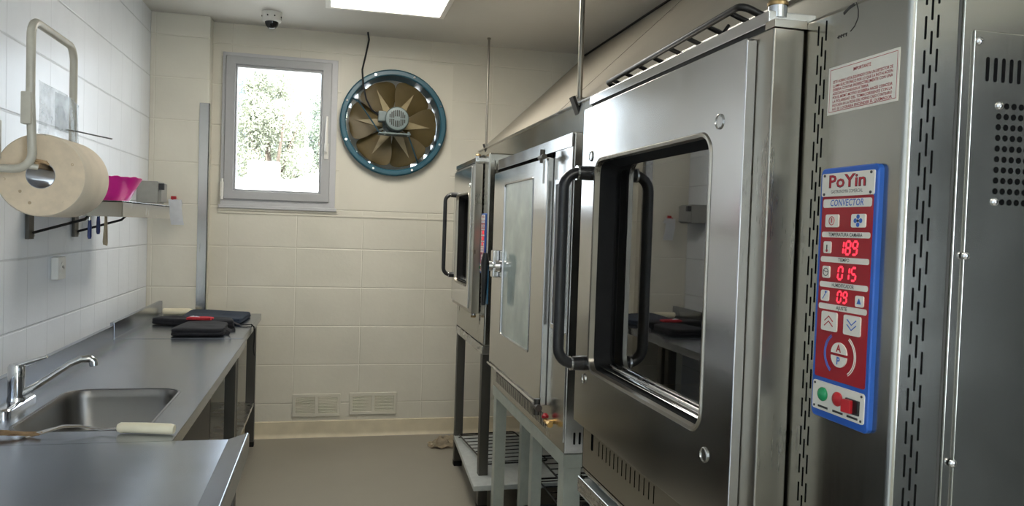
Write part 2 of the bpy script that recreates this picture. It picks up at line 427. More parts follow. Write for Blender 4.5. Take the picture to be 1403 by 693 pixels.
b = B(); b.box(-.722, -.700, YB-.042, YB-.02, 1.66, 1.76, 'white', .004); b.cyl((-.711, YB-.036, 1.64), (-.711, YB-.036, 1.78), .008, m='white'); b.build('hinge', win)

# window beside the camera, behind the ovens' row
b = B(); b.plate(rect(-2.75, -1.15, .65, 2.55), [rect(-2.69, -1.98, .71, 2.49), rect(-1.92, -1.21, .71, 2.49)], lambda u, v: Vector((XR+.02, u, v)), (.07, 0, 0), 'pvc'); w2 = struct(b.build('window_2', bevel=.004))
b = B(); b.box(XR+.05, XR+.056, -2.7, -1.97, .7, 2.5, 'window'); b.box(XR+.05, XR+.056, -1.93, -1.2, .7, 2.5, 'window'); b.build('pane', w2)

# unseen dark door added in the right wall to darken the oven side's reflection
b = B(); b.box(XR-.004, XR+.03, -.95, .66, .01, 2.08, 'addeddoor', .003); dr = struct(b.build('added_dark_door'))
b = B(); b.plate(rect(-1.01, .72, 0, 2.14), [rect(-.95, .66, .004, 2.08)], lambda u, v: Vector((XR-.012, u, v)), (.03, 0, 0), 'addeddoor'); b.build('added_door_frame', dr)
b = B(); b.cyl((XR-.004, -.87, 1.02), (XR-.05, -.87, 1.02), .010, m='steel'); b.tube([(XR-.05, -.875, 1.02), (XR-.05, -.75, 1.02)], .009, 'steel', 10); b.build('added_door_handle', dr)
# ---------------------------------------------------------------- outside the back window
b = B(); b.box(-60, 60, 5.9, 90, -3.2, -3.0, 'ground'); g = struct(b.build('ground_outside'))
def tree(loc, h, rad, n, leaf, label):
    t = thing('tree', loc, label, 'tree', None)
    x, y, z = loc; rnd = random.Random(int(x*100)+int(y))
    q = B(); q.tube([(x, y, z), (x+.1, y, z+h*.35), (x-.1, y+.1, z+h*.75)], [.22, .16, .06], 'bark', 8)
    for k in range(7):
        a = rnd.uniform(0, 2*PI); zz = z+h*rnd.uniform(.3, .7)
        q.tube([(x, y, zz), (x+math.cos(a)*rad*.4, y+math.sin(a)*rad*.4, zz+h*.12), (x+math.cos(a)*rad*.75, y+math.sin(a)*rad*.75, zz+h*.26)], [.07, .05, .02], 'bark', 6)
    q.build('trunk', t)
    q = B(); cl = [(rnd.gauss(0, .42)*rad, rnd.gauss(0, .42)*rad, h*rnd.uniform(.62, .93), rnd.uniform(.3, .62)*rad) for _ in range(30)]
    i = q.mi(leaf)
    for k in range(n):
        cx, cy, cz, cr = rnd.choice(cl)
        d = Vector((rnd.gauss(0, 1), rnd.gauss(0, 1), rnd.gauss(0, 1))).normalized()*cr*rnd.uniform(.5, 1)
        p = Vector((x+cx, y+cy, z+cz))+d; u = Vector((rnd.gauss(0, 1), rnd.gauss(0, 1), rnd.gauss(0, 1))).normalized(); w = u.orthogonal().normalized(); s_ = rnd.uniform(.022, .05)
        f = q.bm.faces.new([q.bm.verts.new(p+u*s_), q.bm.verts.new(p+w*s_*.5), q.bm.verts.new(p-u*s_), q.bm.verts.new(p-w*s_*.5)]); f.material_index = i
    q.build('foliage', t, smooth=0)
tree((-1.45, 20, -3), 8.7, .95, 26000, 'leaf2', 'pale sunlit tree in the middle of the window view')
tree((-.42, 25, -3), 8.9, .9, 18000, 'leaf', 'darker tree at the window view\'s handle side')
tree((-2.0, 29, -3), 8.6, 1.3, 12000, 'leaf', 'farther tree between facade and pale tree outside the window')
bl = thing('apartment_building', (-5, 40, -3), 'grey blue flat-roofed building beyond the trees outside the window', 'building')
b = B(); b.box(-9, -2.9, 38, 44, -3, 8.9, 'bluewall'); b.box(-9.1, -2.8, 37.8, 44.1, 8.9, 9.1, 'ground'); b.build('facade', bl)
for k in range(3):
    b = B(); b.box(-8.4, -3.3, 37.9, 38.02, 2.2+k*2.3, 3.3+k*2.3, 'paneglass'); b.build('window_band', bl)
t = thing('outbuilding', (-1.2, 15, -3), 'low white outbuilding with pinkish parapet below the trees outside', 'building')
b = B(); b.box(-3.6, 1.2, 15, 17, -3, 2.30, 'whitewall'); b.build('wall', t)
b = B(); b.box(-1.50, -.95, 14.95, 15.6, 2.28, 2.62, 'pinkwall', .02); b.build('parapet', t)
b = B(); b.poly([(-.75, 14.9, 2.28), (1.3, 14.9, 2.28), (1.3, 14.9, 2.62), (.2, 14.9, 2.60)], (0, 2.2, 0), 'whitewall'); b.build('roof', t)
# ---------------------------------------------------------------- steel corner guard on the pillar
b = B(); b.box(-.845, -.7835, 5.3985, 5.4045, .86, 2.262, 'steelv', .001); b.box(-.7895, -.7835, 5.3985, 5.45, .86, 2.262, 'steelv', .001)
tag(b.build('corner_guard'), 'tall stainless steel guard strip on the pillar corner beside the window', 'corner guard')

# ---------------------------------------------------------------- ceiling light
t = thing('ceiling_light', (.3, 4.1, ZC), 'flat white lit panel lamp on the ceiling above the aisle', 'ceiling lamp')
b = B(); b.plate(rect(-.055, .655, 3.5, 4.765), [rect(-.022, .622, 3.53, 4.735)], lambda u, v: Vector((u, v, ZC-.048)), (0, 0, .047), 'white'); b.build('frame', t, bevel=.004)
b = B(); b.box(-.022, .622, 3.53, 4.735, ZC-.040, ZC-.034, 'led'); b.build('diffuser', t)
t = thing('ceiling_light', (.3, -.9, ZC), 'flat white lit panel lamp on the ceiling above the camera', 'ceiling lamp')
b = B(); b.plate(rect(-.055, .655, -1.5, -.235), [rect(-.022, .622, -1.47, -.265)], lambda u, v: Vector((u, v, ZC-.048)), (0, 0, .047), 'white'); b.build('frame', t, bevel=.004)
b = B(); b.box(-.022, .622, -1.47, -.265, ZC-.040, ZC-.034, 'led'); b.build('diffuser', t)

# ---------------------------------------------------------------- dome camera
t = thing('security_camera', (-.39, 5.17, ZC), 'small white dome camera with dark lens on ceiling above the window', 'security camera')
b = B(); b.lathe([(0, 0), (.062, 0), (.063, -.008), (.060, -.052), (.052, -.060), (.040, -.060), (0, -.058)], (-.39, 5.17, ZC), m='white', seg=32); b.build('base', t)
b = B(); b.lathe([(.043, -.058)]+[(.042*math.cos(a), -.060-.044*math.sin(a)) for a in [i*PI/2/8 for i in range(9)]], (-.39, 5.17, ZC), m='dome', seg=32); b.build('dome', t, 'smoked black dome')
for a in (200, 250, 290, 340): b = B(); b.cyl((-.39+.060*math.cos(math.radians(a)), 5.17+.060*math.sin(math.radians(a)), ZC-.03), (-.39+.064*math.cos(math.radians(a)), 5.17+.064*math.sin(math.radians(a)), ZC-.03), .005, m='gap', seg=10); b.build('screw_cap', t)

# ---------------------------------------------------------------- exhaust fan
t = thing('exhaust_fan', (FX, YB, FZ), 'round teal wall fan with six olive brown blades beside the window', 'fan')
b = B()
b.lathe([(.330, .20), (.330, -.055), (.338, -.064), (.362, -.064), (.372, -.056), (.372, -.030), (.366, -.028), (.366, -.045), (.336, -.05), (.336, .20)], (FX, YB, FZ), (0, 1, 0), seg=64,
        ms=['tealdark', 'teal', 'teal', 'teal', 'teal', 'teal', 'teal', 'teal', 'tealdark'])
ring = b.build('housing', t)
for i in range(8):
    a = math.radians(22.5+45*i); p = Vector((FX+.352*math.cos(a), YB-.064, FZ+.352*math.sin(a)))
    b = B(); b.cyl(p, p+Vector((0, -.006, 0)), .008, m='chrome', seg=8); b.build('bolt', ring)
for i in range(6):
    a0 = math.radians(60*i-3); q = B()
    def petal(u, v, a0=a0):
        r = .07+.238*u
        hw = .035+.105*math.sin(min(1, u*1.25)*PI/2)**1.2
        if u > .72: hw *= math.sqrt(max(0, 1-((u-.72)/.285)**2))*.97+.03
        s_ = (v-.5)*2*hw
        tw = math.radians(17-6*u)
        lx, lt, ly = r, s_*math.cos(tw), s_*math.sin(tw)
        return (FX+lx*math.cos(a0)-lt*math.sin(a0), YB+.03-ly-.01*math.cos((v-.5)*PI), FZ+lx*math.sin(a0)+lt*math.cos(a0))
    q.grid(petal, 16, 10, 'blade', .003)
    bl_ = q.build('blade', t, smooth=60)
    q = B(); V = Vector
    def P(r, s_): return V((FX+r*math.cos(a0)-s_*math.sin(a0), YB+.03-.012-s_*math.tan(math.radians(14)), FZ+r*math.sin(a0)+s_*math.cos(a0)))
    q.poly([P(.075, -.032), P(.075, .032), P(.262, .0)], (0, -.006, 0), 'bladerib'); q.build('rib', bl_)
b = B(); b.cyl((FX, YB+.06, FZ), (FX, YB-.03, FZ), .072, .078, 'motor', 32); b.build('hub', t)
MX, MZ = FX+.012, FZ+.012
b = B(); b.lathe([(0, -.02), (.070, -.02), (.076, -.04), (.076, -.15), (.081, -.152), (.082, -.185), (.076, -.195), (.060, -.200), (0, -.200)], (MX, YB, MZ), (0, 1, 0), 'motor', 40)
for k in range(28):
    a = 2*PI*k/28; b.box(-.002, .002, YB-.15, YB-.045, .074, .081, 'motor', R=Matrix.Rotation(-a, 3, 'Y'), c=(0, YB-.1, 0))
mv = list(b.bm.verts)
for v in mv[-28*8:]: v.co += Vector((MX, 0, MZ))
b.box(MX-.125, MX-.07, YB-.14, YB-.06, MZ-.015, MZ+.055, 'motor', .006); mot = b.build('motor', t)
b = B()
for i in range(-4, 5):
    x = i*.0125; h = math.sqrt(max(0, .058**2-x*x)); g0 = .014 if abs(i) < 2 else .004
    for z0, z1 in ((g0, h), (-h, -g0)): b.box(MX+x-.0035, MX+x+.0035, YB-.2035, YB-.1995, MZ+z0, MZ+z1, 'gap', .001, 1)
b.build('grille', mot, 'slotted end cap')
def strut(p, q_, w=.008, m='tealdark'):
    q = B(); q.tube([p, q_], [(w, .003)]*2, m, 4); return q
for (p, q_) in (((FX-.10, YB-.13, FZ-.085), (FX-.245, YB-.05, FZ+.135)), ((FX-.245, YB-.05, FZ+.135), (FX-.292, YB-.035, FZ+.158)), ((FX+.095, YB-.13, FZ-.085), (FX+.185, YB-.04, FZ-.29))):
    strut(p, q_).build('strut', t)
b = B(); b.box(FX-.11, FX+.11, YB-.17, YB-.05, FZ-.092, FZ-.082, 'motor', .002)
for sx in (-.07, .095): b.cyl((FX+sx, YB-.155, FZ-.10), (FX+sx, YB-.155, FZ-.07), .009, m='motor', seg=8)
b.build('motor_bracket', t)
b = B(); b.tube([(.225, YB-.10, ZC-.004), (.232, YB-.13, ZC-.06), (.212, YB-.14, 2.66), (.192, YB-.14, 2.56), (.200, YB-.13, 2.46), (.225, YB-.13, 2.36), (.265, YB-.13, 2.29), (MX-.10, YB-.11, MZ+.01)], .0062, 'blackplastic', 8); b.build('power_cable', t)
b = B()
for k in range(9):
    z = FZ-.29+k*.072; h = math.sqrt(max(0.01, .325**2-(z-FZ)**2)); b.box(FX-h, FX+h, YB+.15, YB+.158, z-.046, z+.046, 'white', R=Matrix.Rotation(.22, 3, 'X'))
b.build('shutter', t, 'white louvred shutter')

# ---------------------------------------------------------------- two wall vents near the floor
def vent(x0, x1, z0, z1, label):
    t = thing('wall_vent', ((x0+x1)/2, YB, z0), label, 'wall vent')
    xm = (x0+x1)/2; y = YB-.012
    b = B(); b.plate(rect(x0, x1, z0, z1), [rect(x0+.022, xm-.012, z0+.024, z1-.026), rect(xm+.012, x1-.022, z0+.024, z1-.026)], lambda u, v: Vector((u, y, v)), (0, .012, 0), 'plaster'); b.build('frame', t, bevel=.003)
    b = B(); b.box(x0+.02, x1-.02, YB-.003, YB-.001, z0+.02, z1-.02, 'gap'); b.build('backing', t)
    b = B()
    for (a, c) in ((x0+.022, xm-.012), (xm+.012, x1-.022)):
        n = 10
        for k in range(n):
            z = z0+.03+k*(z1-z0-.062)/(n-1); b.box(a, c, y+.001, y+.008, z-.0045, z+.0045, 'plaster', R=Matrix.Rotation(.5, 3, 'X'))
    b.build('slats', t)
vent(-.222, .106, .143, .302, 'cream wall vent low on the back wall, the one under the window')
vent(.168, .500, .150, .306, 'cream wall vent low on the back wall, the one under the fan')

# ---------------------------------------------------------------- extractor hood with hanging rods
t = thing('extractor_hood', (1.4, 3.3, 2.06), 'long sloped cream hood with steel lower band above the ovens', 'hood')
HX, HZ = 1.05, 2.062; sl = (2.74-2.12)/(1.752-1.109); HT = ZC-.012; HXT = HX+(HT-HZ)/sl
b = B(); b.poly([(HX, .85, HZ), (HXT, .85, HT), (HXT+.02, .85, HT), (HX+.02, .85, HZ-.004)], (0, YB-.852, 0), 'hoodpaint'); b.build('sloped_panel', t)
b = B(); ny = 3.60
n_ = Vector((-sl, 0, 1)).normalized()*.0012
b.poly([Vector((HX, ny, HZ))+n_, Vector((HX, ny+.004, HZ))+n_, Vector((HXT, ny+.004, HT))+n_, Vector((HXT, ny, HT))+n_], (.001, 0, -.001), 'gap'); b.build('panel_joint', t)
b = B(); b.box(HXT-.008, HXT+.02, .85, YB-.005, HT+.001, ZC-.001, 'gap'); b.build('shadow_gap_strip', t)  # dark strip painting in the shadow gap between hood and ceiling
b = B(); b.box(HX, HX+.004, .85, YB-.002, 1.900, HZ, 'steelside'); b.box(HX-.012, HX+.004, .85, YB-.002, HZ-.004, HZ+.002, 'steelv', .001); b.build('fascia', t)
for (ry, wdt) in ((5.30, .0075), (3.235, .012)):
    b = B(); b.cyl((HX+.002, ry, HZ+.02), (HX-.002, ry, ZC), wdt, m='steelbrown', seg=14); b.cyl((HX-.002, ry, ZC-.012), (HX-.002, ry, ZC-.001), wdt*1.7, m='steelbrown', seg=14); b.build('hanging_rod', t)
    k = 1 if ry < 4 else .62
    b = B(); b.poly([(HX-.032*k, ry, HZ+.028), (HX+.045*k, ry, HZ+.028), (HX+.045*k, ry, HZ-.02*k), (HX+.020*k, ry, HZ-.085*k)], (0, .004, 0), 'steel')
    b.poly([(HX-.032*k, ry-.004, HZ+.028), (HX-.020*k, ry-.004, HZ+.032), (HX+.028*k, ry-.004, HZ-.080*k), (HX+.018*k, ry-.004, HZ-.088*k)], (0, .05*k, 0), 'gap'); b.build('bracket', t)

# ---------------------------------------------------------------- convection ovens (near and far)
SEG = {'0': 'abcdef', '1': 'bc', '5': 'acdfg', '8': 'abcdefg', '9': 'abcdfg'}
def seven(b, txt, o, h, xd, zd, m='digit'):
    """seven segment digits centred on o"""
    w = h*.52; pitch = h*.80; o = Vector(o); xd = Vector(xd); zd = Vector(zd); nd = xd.cross(zd)
    x = -pitch*(len(txt)-1)/2
    th = h*.085
    for ch in txt:
        P = {'a': (0, h/2, 1), 'g': (0, 0, 1), 'd': (0, -h/2, 1), 'f': (-w/2, h/4, 0), 'b': (w/2, h/4, 0), 'e': (-w/2, -h/4, 0), 'c': (w/2, -h/4, 0)}
        for s_ in SEG[ch]:
            px, pz, hor = P[s_]; L = (w*.78 if hor else h*.42)/2
            q = [(-L, 0), (-L+th*.6, th), (L-th*.6, th), (L, 0), (L-th*.6, -th), (-L+th*.6, -th)]
            pts = []
            for (a, c) in q:
                if not hor: a, c = c, a
                X = x+px+a; Z = pz+c; X += Z*.12
                pts.append(o+xd*X+zd*Z)
            b.poly(pts, nd*.0006, m)
        x += pitch
def control_panel(parent, yc, z0, x, s):
    """blue framed control panel on a surface facing -x; s scales it. u runs to the viewer's right"""
    W, H = .136*s, .398*s; T = .009*s
    f = H/609.
    def zt(t): return z0+H-(t-43)*f
    def P(u, t, d=0): return Vector((x-T-d, yc-u*W, zt(t)))
    xd = (0, -1, 0); zd = (0, 0, 1)
    b = B(); b.loft([[Vector((xx, yc+p[0], p[1])) for p in rrect(-W/2+i, W/2-i, z0+i, z0+H-i, .010*s)] for xx, i in ((x, 0), (x-T*.8, 0), (x-T, .002*s))], 'blue', True)
    cp = b.build('control_panel', parent, 'blue framed red control panel')
    def foil(name, u0, u1, t0, t1, m, r=.002, d=.0006, label=None, extra=None, par=None):
        q = B(); lp = [(yc-u1*W, yc-u0*W), (zt(t1), zt(t0))]
        pr_ = rrect(lp[0][0], lp[0][1], lp[1][0], lp[1][1], r*s, 3)
        q.poly([(x-T, a, c) for a, c in pr_], (-d*s, 0, 0), m)
        if extra: extra(q, d*s)
        return q.build(name, par or cp, label)
    foil('red_face', -.44, .44, 112, 553, 'panelred', .004, .0008)
    def ex_brand(q, d):
        q.text('PoYin', .027*s, P(0, 78, d), xd, zd, 'textred', .0006*s, width=.084*s, bold=.014)
        q.text('PoYin', .0275*s, P(0, 78.6, d), xd, zd, 'textblack', .0003*s, width=.087*s, bold=.028)
        q.text('GASTRONOMIA COMERCIAL', .0075*s, P(0, 102, d), xd, zd, 'textblack', .0004*s, width=.074*s)
        for u in (-.40, .40):
            for t_ in (62, 107): q.cyl(P(u, t_, d), P(u, t_, d+.0012*s), .0022*s, m='legsteel', seg=8)
    foil('brand_plate', -.45, .45, 57, 112.5, 'cream', .003, .0018, 'cream nameplate with red lettering', ex_brand)
    def strip(t0, t1, txt, mt, w, sz, u=.42):
        def ex(q, d): q.text(txt, sz*s, P(0, (t0+t1)/2, d), xd, zd, mt, .0004*s, width=w*s, bold=.01, shear=.15 if mt == 'textblue' else 0)
        foil('text_strip', -u, u, t0, t1, 'cream', .0035, .0010, None, ex)
    strip(119, 139.5, 'CONVECTOR', 'textblue', .078, .0145)
    strip(198, 211.5, 'TEMPERATURA CAMARA', 'textblack', .080, .0078)
    strip(258, 271.5, 'TIEMPO', 'textblack', .026, .0078)
    strip(319, 332.5, 'HUMIDIFICADOR', 'textblack', .052, .0078)
    strip(372, 386, 'AJUSTE', 'textblack', .026, .0078)
    def button(u0, u1, t0, t1, icon):
        def ex(q, d):
            uc, tc = (u0+u1)/2, (t0+t1)/2
            if icon == 'power':
                pts = [P(uc, tc, d+.0002)+Vector((0, math.cos(2*PI*i/20)*.0065*s, math.sin(2*PI*i/20)*.0065*s)) for i in range(20)]
                q.tube(pts, .0007*s, 'textred', 5, True); q.box(x-T-d-.0008, x-T-d, yc-uc*W-.0008*s, yc-uc*W+.0008*s, zt(tc)-.003*s, zt(tc)+.004*s, 'textred')
            if icon == 'fan':
                for k in range(4):
                    a = k*PI/2; c0 = P(uc, tc, d); e = c0+Vector((0, math.cos(a), math.sin(a)))*.006*s
                    q.lathe([(0, 0), (.0036*s, 0), (.0036*s, .0005*s), (0, .0005*s)], e, (-1, 0, 0), 'textblue', 10)
                q.lathe([(0, 0), (.0022*s, 0), (.0022*s, .0009*s), (0, .0009*s)], P(uc, tc, d), (-1, 0, 0), 'textblack', 8)
            if icon == 'thermo':
                q.box(x-T-d-.0006, x-T-d, yc-uc*W-.0011*s, yc-uc*W+.0011*s, zt(tc)-.006*s, zt(tc)+.004*s, 'textblack'); q.lathe([(0, 0), (.0024*s, 0), (.0024*s, .0006*s), (0, .0006*s)], P(uc, tc+8, d), (-1, 0, 0), 'textred', 10)
            if icon == 'clock':
                pts = [P(uc, tc, d+.0002)+Vector((0, math.cos(2*PI*i/20)*.006*s, math.sin(2*PI*i/20)*.006*s)) for i in range(20)]
                q.tube(pts, .0006*s, 'textblack', 5, True); q.tube([P(uc-.035, tc-4, d+.0003), P(uc, tc, d+.0003), P(uc+.035, tc-2, d+.0003)], .0005*s, 'textblack', 5)
            if icon == 'drop':
                q.tube([P(uc-.03, tc+8, d+.0003), P(uc+.02, tc-6, d+.0003)], .0006*s, 'textblue', 5); q.lathe([(0, 0), (.0018*s, 0), (.0018*s, .0006*s), (0, .0006*s)], P(uc+.025, tc-9, d), (-1, 0, 0), 'textblue', 8)
            if icon == 'tri':
                q.poly([P(uc-.035, tc+6, d), P(uc+.035, tc+6, d), P(uc, tc-7, d)], (-.0006*s, 0, 0), 'textblue')
            if icon in ('up', 'down'):
                sg = 1 if icon == 'up' else -1; mt = 'textred' if sg > 0 else 'textblue'
                for o_ in (-7, 5): q.tube([P(uc-.075, tc+o_+6*sg, d+.0003), P(uc, tc+o_-6*sg, d+.0003), P(uc+.075, tc+o_+6*sg, d+.0003)], .0008*s, mt, 5)
        foil('button', u0, u1, t0, t1, 'cream', .003, .003, None, ex)
    button(-.345, -.11, 156, 187, 'power'); button(.11, .345, 156, 187, 'fan')
    for u in (-.23, .23):
        foil('caption', u-.10, u+.10, 148.5, 153, 'cream', .001); foil('caption', u-.10, u+.10, 189.5, 194, 'cream', .001)
    button(-.36, -.23, 221, 250, 'thermo'); button(-.36, -.23, 281, 310, 'clock'); button(-.37, -.23, 340, 366, 'drop'); button(.24, .37, 343, 369, 'tri')
    foil('caption', .22, .39, 336, 340.5, 'cream', .001)
    for (txt, t0, t1, u0, u1) in (('189', 216, 254, -.16, .28), ('015', 277, 314, -.16, .28), ('09', 336, 368, -.16, .15)):
        def ex(q, d, txt=txt, t0=t0, t1=t1, u0=u0, u1=u1): seven(q, txt, P((u0+u1)/2, (t0+t1)/2, d), (t1-t0)*f*.80, Vector(xd), Vector(zd))
        foil('display', u0, u1, t0, t1, 'screen', .001, .0004, 'dark display with lit red digits', ex)
    button(-.34, -.06, 391, 437, 'up'); button(.06, .34, 391, 437, 'down')
    # round A / P buttons with the arcs round them
    R = .0185*s
    for nm, a0, a1, txt, dz, mt in (('button', 0, 180, 'A', 1, 'textred'), ('button', 180, 360, 'P', -1, 'textblue')):
        q = B(); c0 = P(0, 489, 0)+Vector((0, 0, dz*.0022*s))
        pts = [c0+Vector((0, -math.cos(math.radians(a0+(a1-a0)*i/14))*R, math.sin(math.radians(a0+(a1-a0)*i/14))*R*.92)) for i in range(15)]
        q.poly(pts, (-.003*s, 0, 0), 'cream')
        q.text(txt, .016*s, c0+Vector((-.003*s, 0, dz*.0075*s)), xd, zd, mt, .0004*s, bold=.03)
        q.build(nm, cp)
    for a0, a1, mt in ((125, 235, 'textblue'), (-55, 55, 'cream')):
        q = B()
        for rr in (.0345, .0375):
            pts = [P(0, 489, .0009*s)+Vector((0, -math.cos(math.radians(a0+(a1-a0)*i/16))*rr*s, math.sin(math.radians(a0+(a1-a0)*i/16))*rr*s*.92)) for i in range(17)]
            q.tube(pts, [.0009*s]*17, mt, 5)
        q.build('dial_arc', cp)
    foil('caption', -.12, .12, 451, 459, 'cream', .002); foil('caption', -.12, .12, 519, 527, 'cream', .002)
    def ex_lamp(q, d):
        for u in (-.41, .41):
            for t_ in (570, 626): q.cyl(P(u, t_, d), P(u, t_, d+.001*s), .002*s, m='legsteel', seg=8)
        for u in (-.25, .02, .27): q.box(x-T-d-.0005, x-T-d, yc-(u+.09)*W, yc-(u-.09)*W, zt(627), zt(622), 'gap')
    foil('switch_plate', -.45, .45, 563, 633, 'cream', .004, .0018, 'cream plate of lamps and switch', ex_lamp)
    for u, m_, nm in ((-.25, 'green', 'indicator_lamp'), (.02, 'red', 'push_button')):
        q = B(); q.lathe([(.0108*s, .0015*s), (.0112*s, .004*s), (.010*s, .006*s), (.006*s, .0085*s), (0, .009*s)], P(u, 593, 0), (-1, 0, 0), m_, 20); q.build(nm, cp, 'green lens' if m_ == 'green' else 'round red button')
    q = B(); q.box(x-T-.005*s, x-T-.001*s, yc-.385*W, yc-.165*W, zt(616), zt(582), 'blackplastic', .0008*s)
    q.box(x-T-.012*s, x-T-.004*s, yc-.30*W, yc-.17*W, zt(614), zt(584), 'red', .001*s, R=Matrix.Rotation(.18, 3, 'Z')); q.build('rocker_switch', cp, 'red rocker switch')
    return cp
def slots(parent, mp, n, sp=.0102, pitch=.0477, L=.0325, w=.0030, out=(0, 0, 0), name='vent_slots'):
    """three staggered columns of short slots; mp(u, v) gives a point, v counted downward from the top"""
    q = B()
    for c in range(3):
        for k in range(n):
            v = k*pitch+(pitch*.5 if c == 1 else (.004 if c == 0 else 0)); u = (c-1)*sp
            lp = rrect(u-w/2, u+w/2, -v-L, -v, w*.49, 3)
            q.poly([mp(a, d) for a, d in lp], out, 'dark')
    return q.build(name, parent)

def convector(name, label, p):
    """p: dict of plane positions (metres) - front faces -x"""
    xb, y0, y1, z0, z1, x1 = p['xb'], p['y0'], p['y1'], p['z0'], p['z1'], p['x1']
    fy0, fy1, fz0, fz1, xf = p['frame']; dy0, dy1, dz0, dz1, xd = p['door']; cy0, cy1, cz0, cz1, cr = p['cut']; s = p['s']
    t = thing(name, ((xb+x1)/2, (y0+y1)/2, z0), label, 'oven')
    b = B()
    b.box(xb, x1, y0, fy0+.02, z0, z1, 'steelside', .009, 3)
    # chamber: front plate with opening, sides, top, back
    b.plate(rect(fy0+.015, y1, z0, z1), [rrect(cy0-.02, cy1+.02, cz0-.02, cz1+.02, .03)], lambda u, v: Vector((xb, u, v)), (.02, 0, 0), 'steelside')
    b.box(xb, x1, y1-.004, y1, z0, z1, 'steelside'); b.box(xb, x1, fy0, y1, z1-.004, z1, 'steelside'); b.box(xb, x1, fy0, y1, z0, z0+.004, 'steelside'); b.box(x1-.004, x1, fy0, y1, z0, z1, 'steelside')
    body = b.build('body', t)
    b = B(); xa, xc_ = xb+.018, x1-.08
    L0 = [(xa, cy0-.05, cz0-.05), (xa, cy1+.05, cz0-.05), (xa, cy1+.05, cz1+.05), (xa, cy0-.05, cz1+.05)]
    b.loft([L0, [(xc_, a[1], a[2]) for a in L0]], 'cavity', True)
    cav = b.build('cavity', t, smooth=0)
    b = B()
    def crumb(u, v): return (xa+.02+u*.42, cy0-.03+v*(cy1-cy0+.06), cz0-.045+.012*random.random()*math.sin(u*PI)*math.sin(v*PI))
    b.grid(crumb, 16, 26, 'crumbs'); b.build('crumbs', cav)
    # fixed rack inside
    # door: deep box behind a thinner polished plate
    b = B()
    b.plate(rect(fy0, fy1, fz0, fz1), [rrect(cy0-.004, cy1+.004, cz0-.004, cz1+.004, cr)], lambda u, v: Vector((xf, u, v)), (xb-xf-.003, 0, 0), 'steelbrown', 'rubber')
    door = b.build('door', t, bevel=.003)
    b = B(); b.plate(rrect(dy0, dy1, dz0, dz1, .006, 2), [rrect(cy0, cy1, cz0, cz1, cr)], lambda u, v: Vector((xd, u, v)), (xf-xd-.0005, 0, 0), 'steeldoor', 'rubber')
    b.build('front_panel', door, 'polished front plate', bevel=.003)
    b = B(); lip = []
    for xx, i in ((xd+.004, -.003), (xd-.003, .001), (xd-.0015, .008), (xd+.012, .010), (xd+.014, .018), (xd+.03, .022)):
        lip.append([Vector((xx, a, c)) for a, c in rrect(cy0+i, cy1-i, cz0+i, cz1-i, max(.01, cr-i))])
    b.loft(lip[:4], 'steelbrown'); 
    b.build('window_trim', door, 'pressed steel lip round glass')
    b = B(); L = [(xd+.012, 0), (xf+.035, .012), (xf+.036, .022)]
    b.loft([[Vector((xx, a, c)) for a, c in rrect(cy0+.010+i, cy1-.010-i, cz0+.010+i, cz1-.010-i, max(.01, cr-.01))] for xx, i in L], 'rubber'); b.build('gasket', door, 'black rubber seal')
    b = B(); b.tube([Vector((xf+.012, cy1-.03-i*(cy1-cy0-.06), cz0+.020)) for i in (0, .5, 1)], [(.012, .004)]*3, 'chrome', 8, flat=(1, 0, 0)); b.tube([Vector((xf+.026, cy1-.03-i*(cy1-cy0-.06), cz0+.024)) for i in (0, .5, 1)], [(.004, .004)]*3, 'steel', 8); b.build('lower_bead', door)
    b = B(); b.poly([(xf+.034, a, c) for a, c in rrect(cy0+.012, cy1-.012, cz0+.012, cz1-.012, cr-.012)], (.005, 0, 0), 'glassdark'); b.build('glass', door, 'dark reflective glass', smooth=0)
    for a, c in p['caps']:
        b = B(); r = .0145*s; b.lathe([(r, -.001), (r, .0025), (r*.86, .0035), (r*.84, .0015), (0, .002)], (xd, a, c), (-1, 0, 0), 'steeldoor', 28); b.build('bolt_cap', door)
    hy, hz0, hz1, hx, hr = p['handle']; br = .045*s
    pts = [(xd+.002, hy, hz1)]+[(Vector((hx+br, hy, hz1-br))+Vector((-math.sin(a)*br, 0, math.cos(a)*br))) for a in [i*PI/2/6 for i in range(7)]]
    pts += [(Vector((hx+br, hy, hz0+br))+Vector((-math.cos(a)*br, 0, -math.sin(a)*br))) for a in [i*PI/2/6 for i in range(7)]]+[(xd+.002, hy, hz0)]
    b = B(); b.tube(pts, hr, 'blackplastic', 14)
    hd = b.build('handle', door, 'black bar handle', smooth=60)
    for hz in (hz0, hz1):
        b = B(); b.cyl((xd, hy, hz), (xd-.030*s, hy, hz), hr*1.35, hr*1.25, 'blackplastic', 18); b.cyl((xd-.030*s, hy, hz), (xd-.036*s, hy, hz), hr*1.3, m='chrome', seg=18); b.build('mount', hd)
    # header above the door and dark gap under it
    b = B(); hz = p['header']
    b.box(xf, xb+.03, p['hy0'], fy1+.005, hz[0], hz[1], 'steeldoor', .002); b.box(xf+.006, xb, fy0+.005, fy1, fz1, hz[0], 'gap'); b.build('header', t)
    b = B(); hp = Vector((xf+(xb-xf)*.38, fy0+.03*s, hz[1]))
    b.box(xf, xb, fy0-.002, fy0+.028*s, fz1, hz[0]+.004, 'steelbrown', .001)
    b.cyl(hp+Vector((0, 0, -.01)), hp+Vector((0, 0, .012*s)), .016*s, m='chrome', seg=20); b.lathe([(.0175*s, .011*s), (.018*s, .016*s), (.014*s, .022*s), (0, .025*s)], hp, (0, 0, 1), 'bronze', 20); b.build('hinge_pin', t, 'brown capped hinge pin')
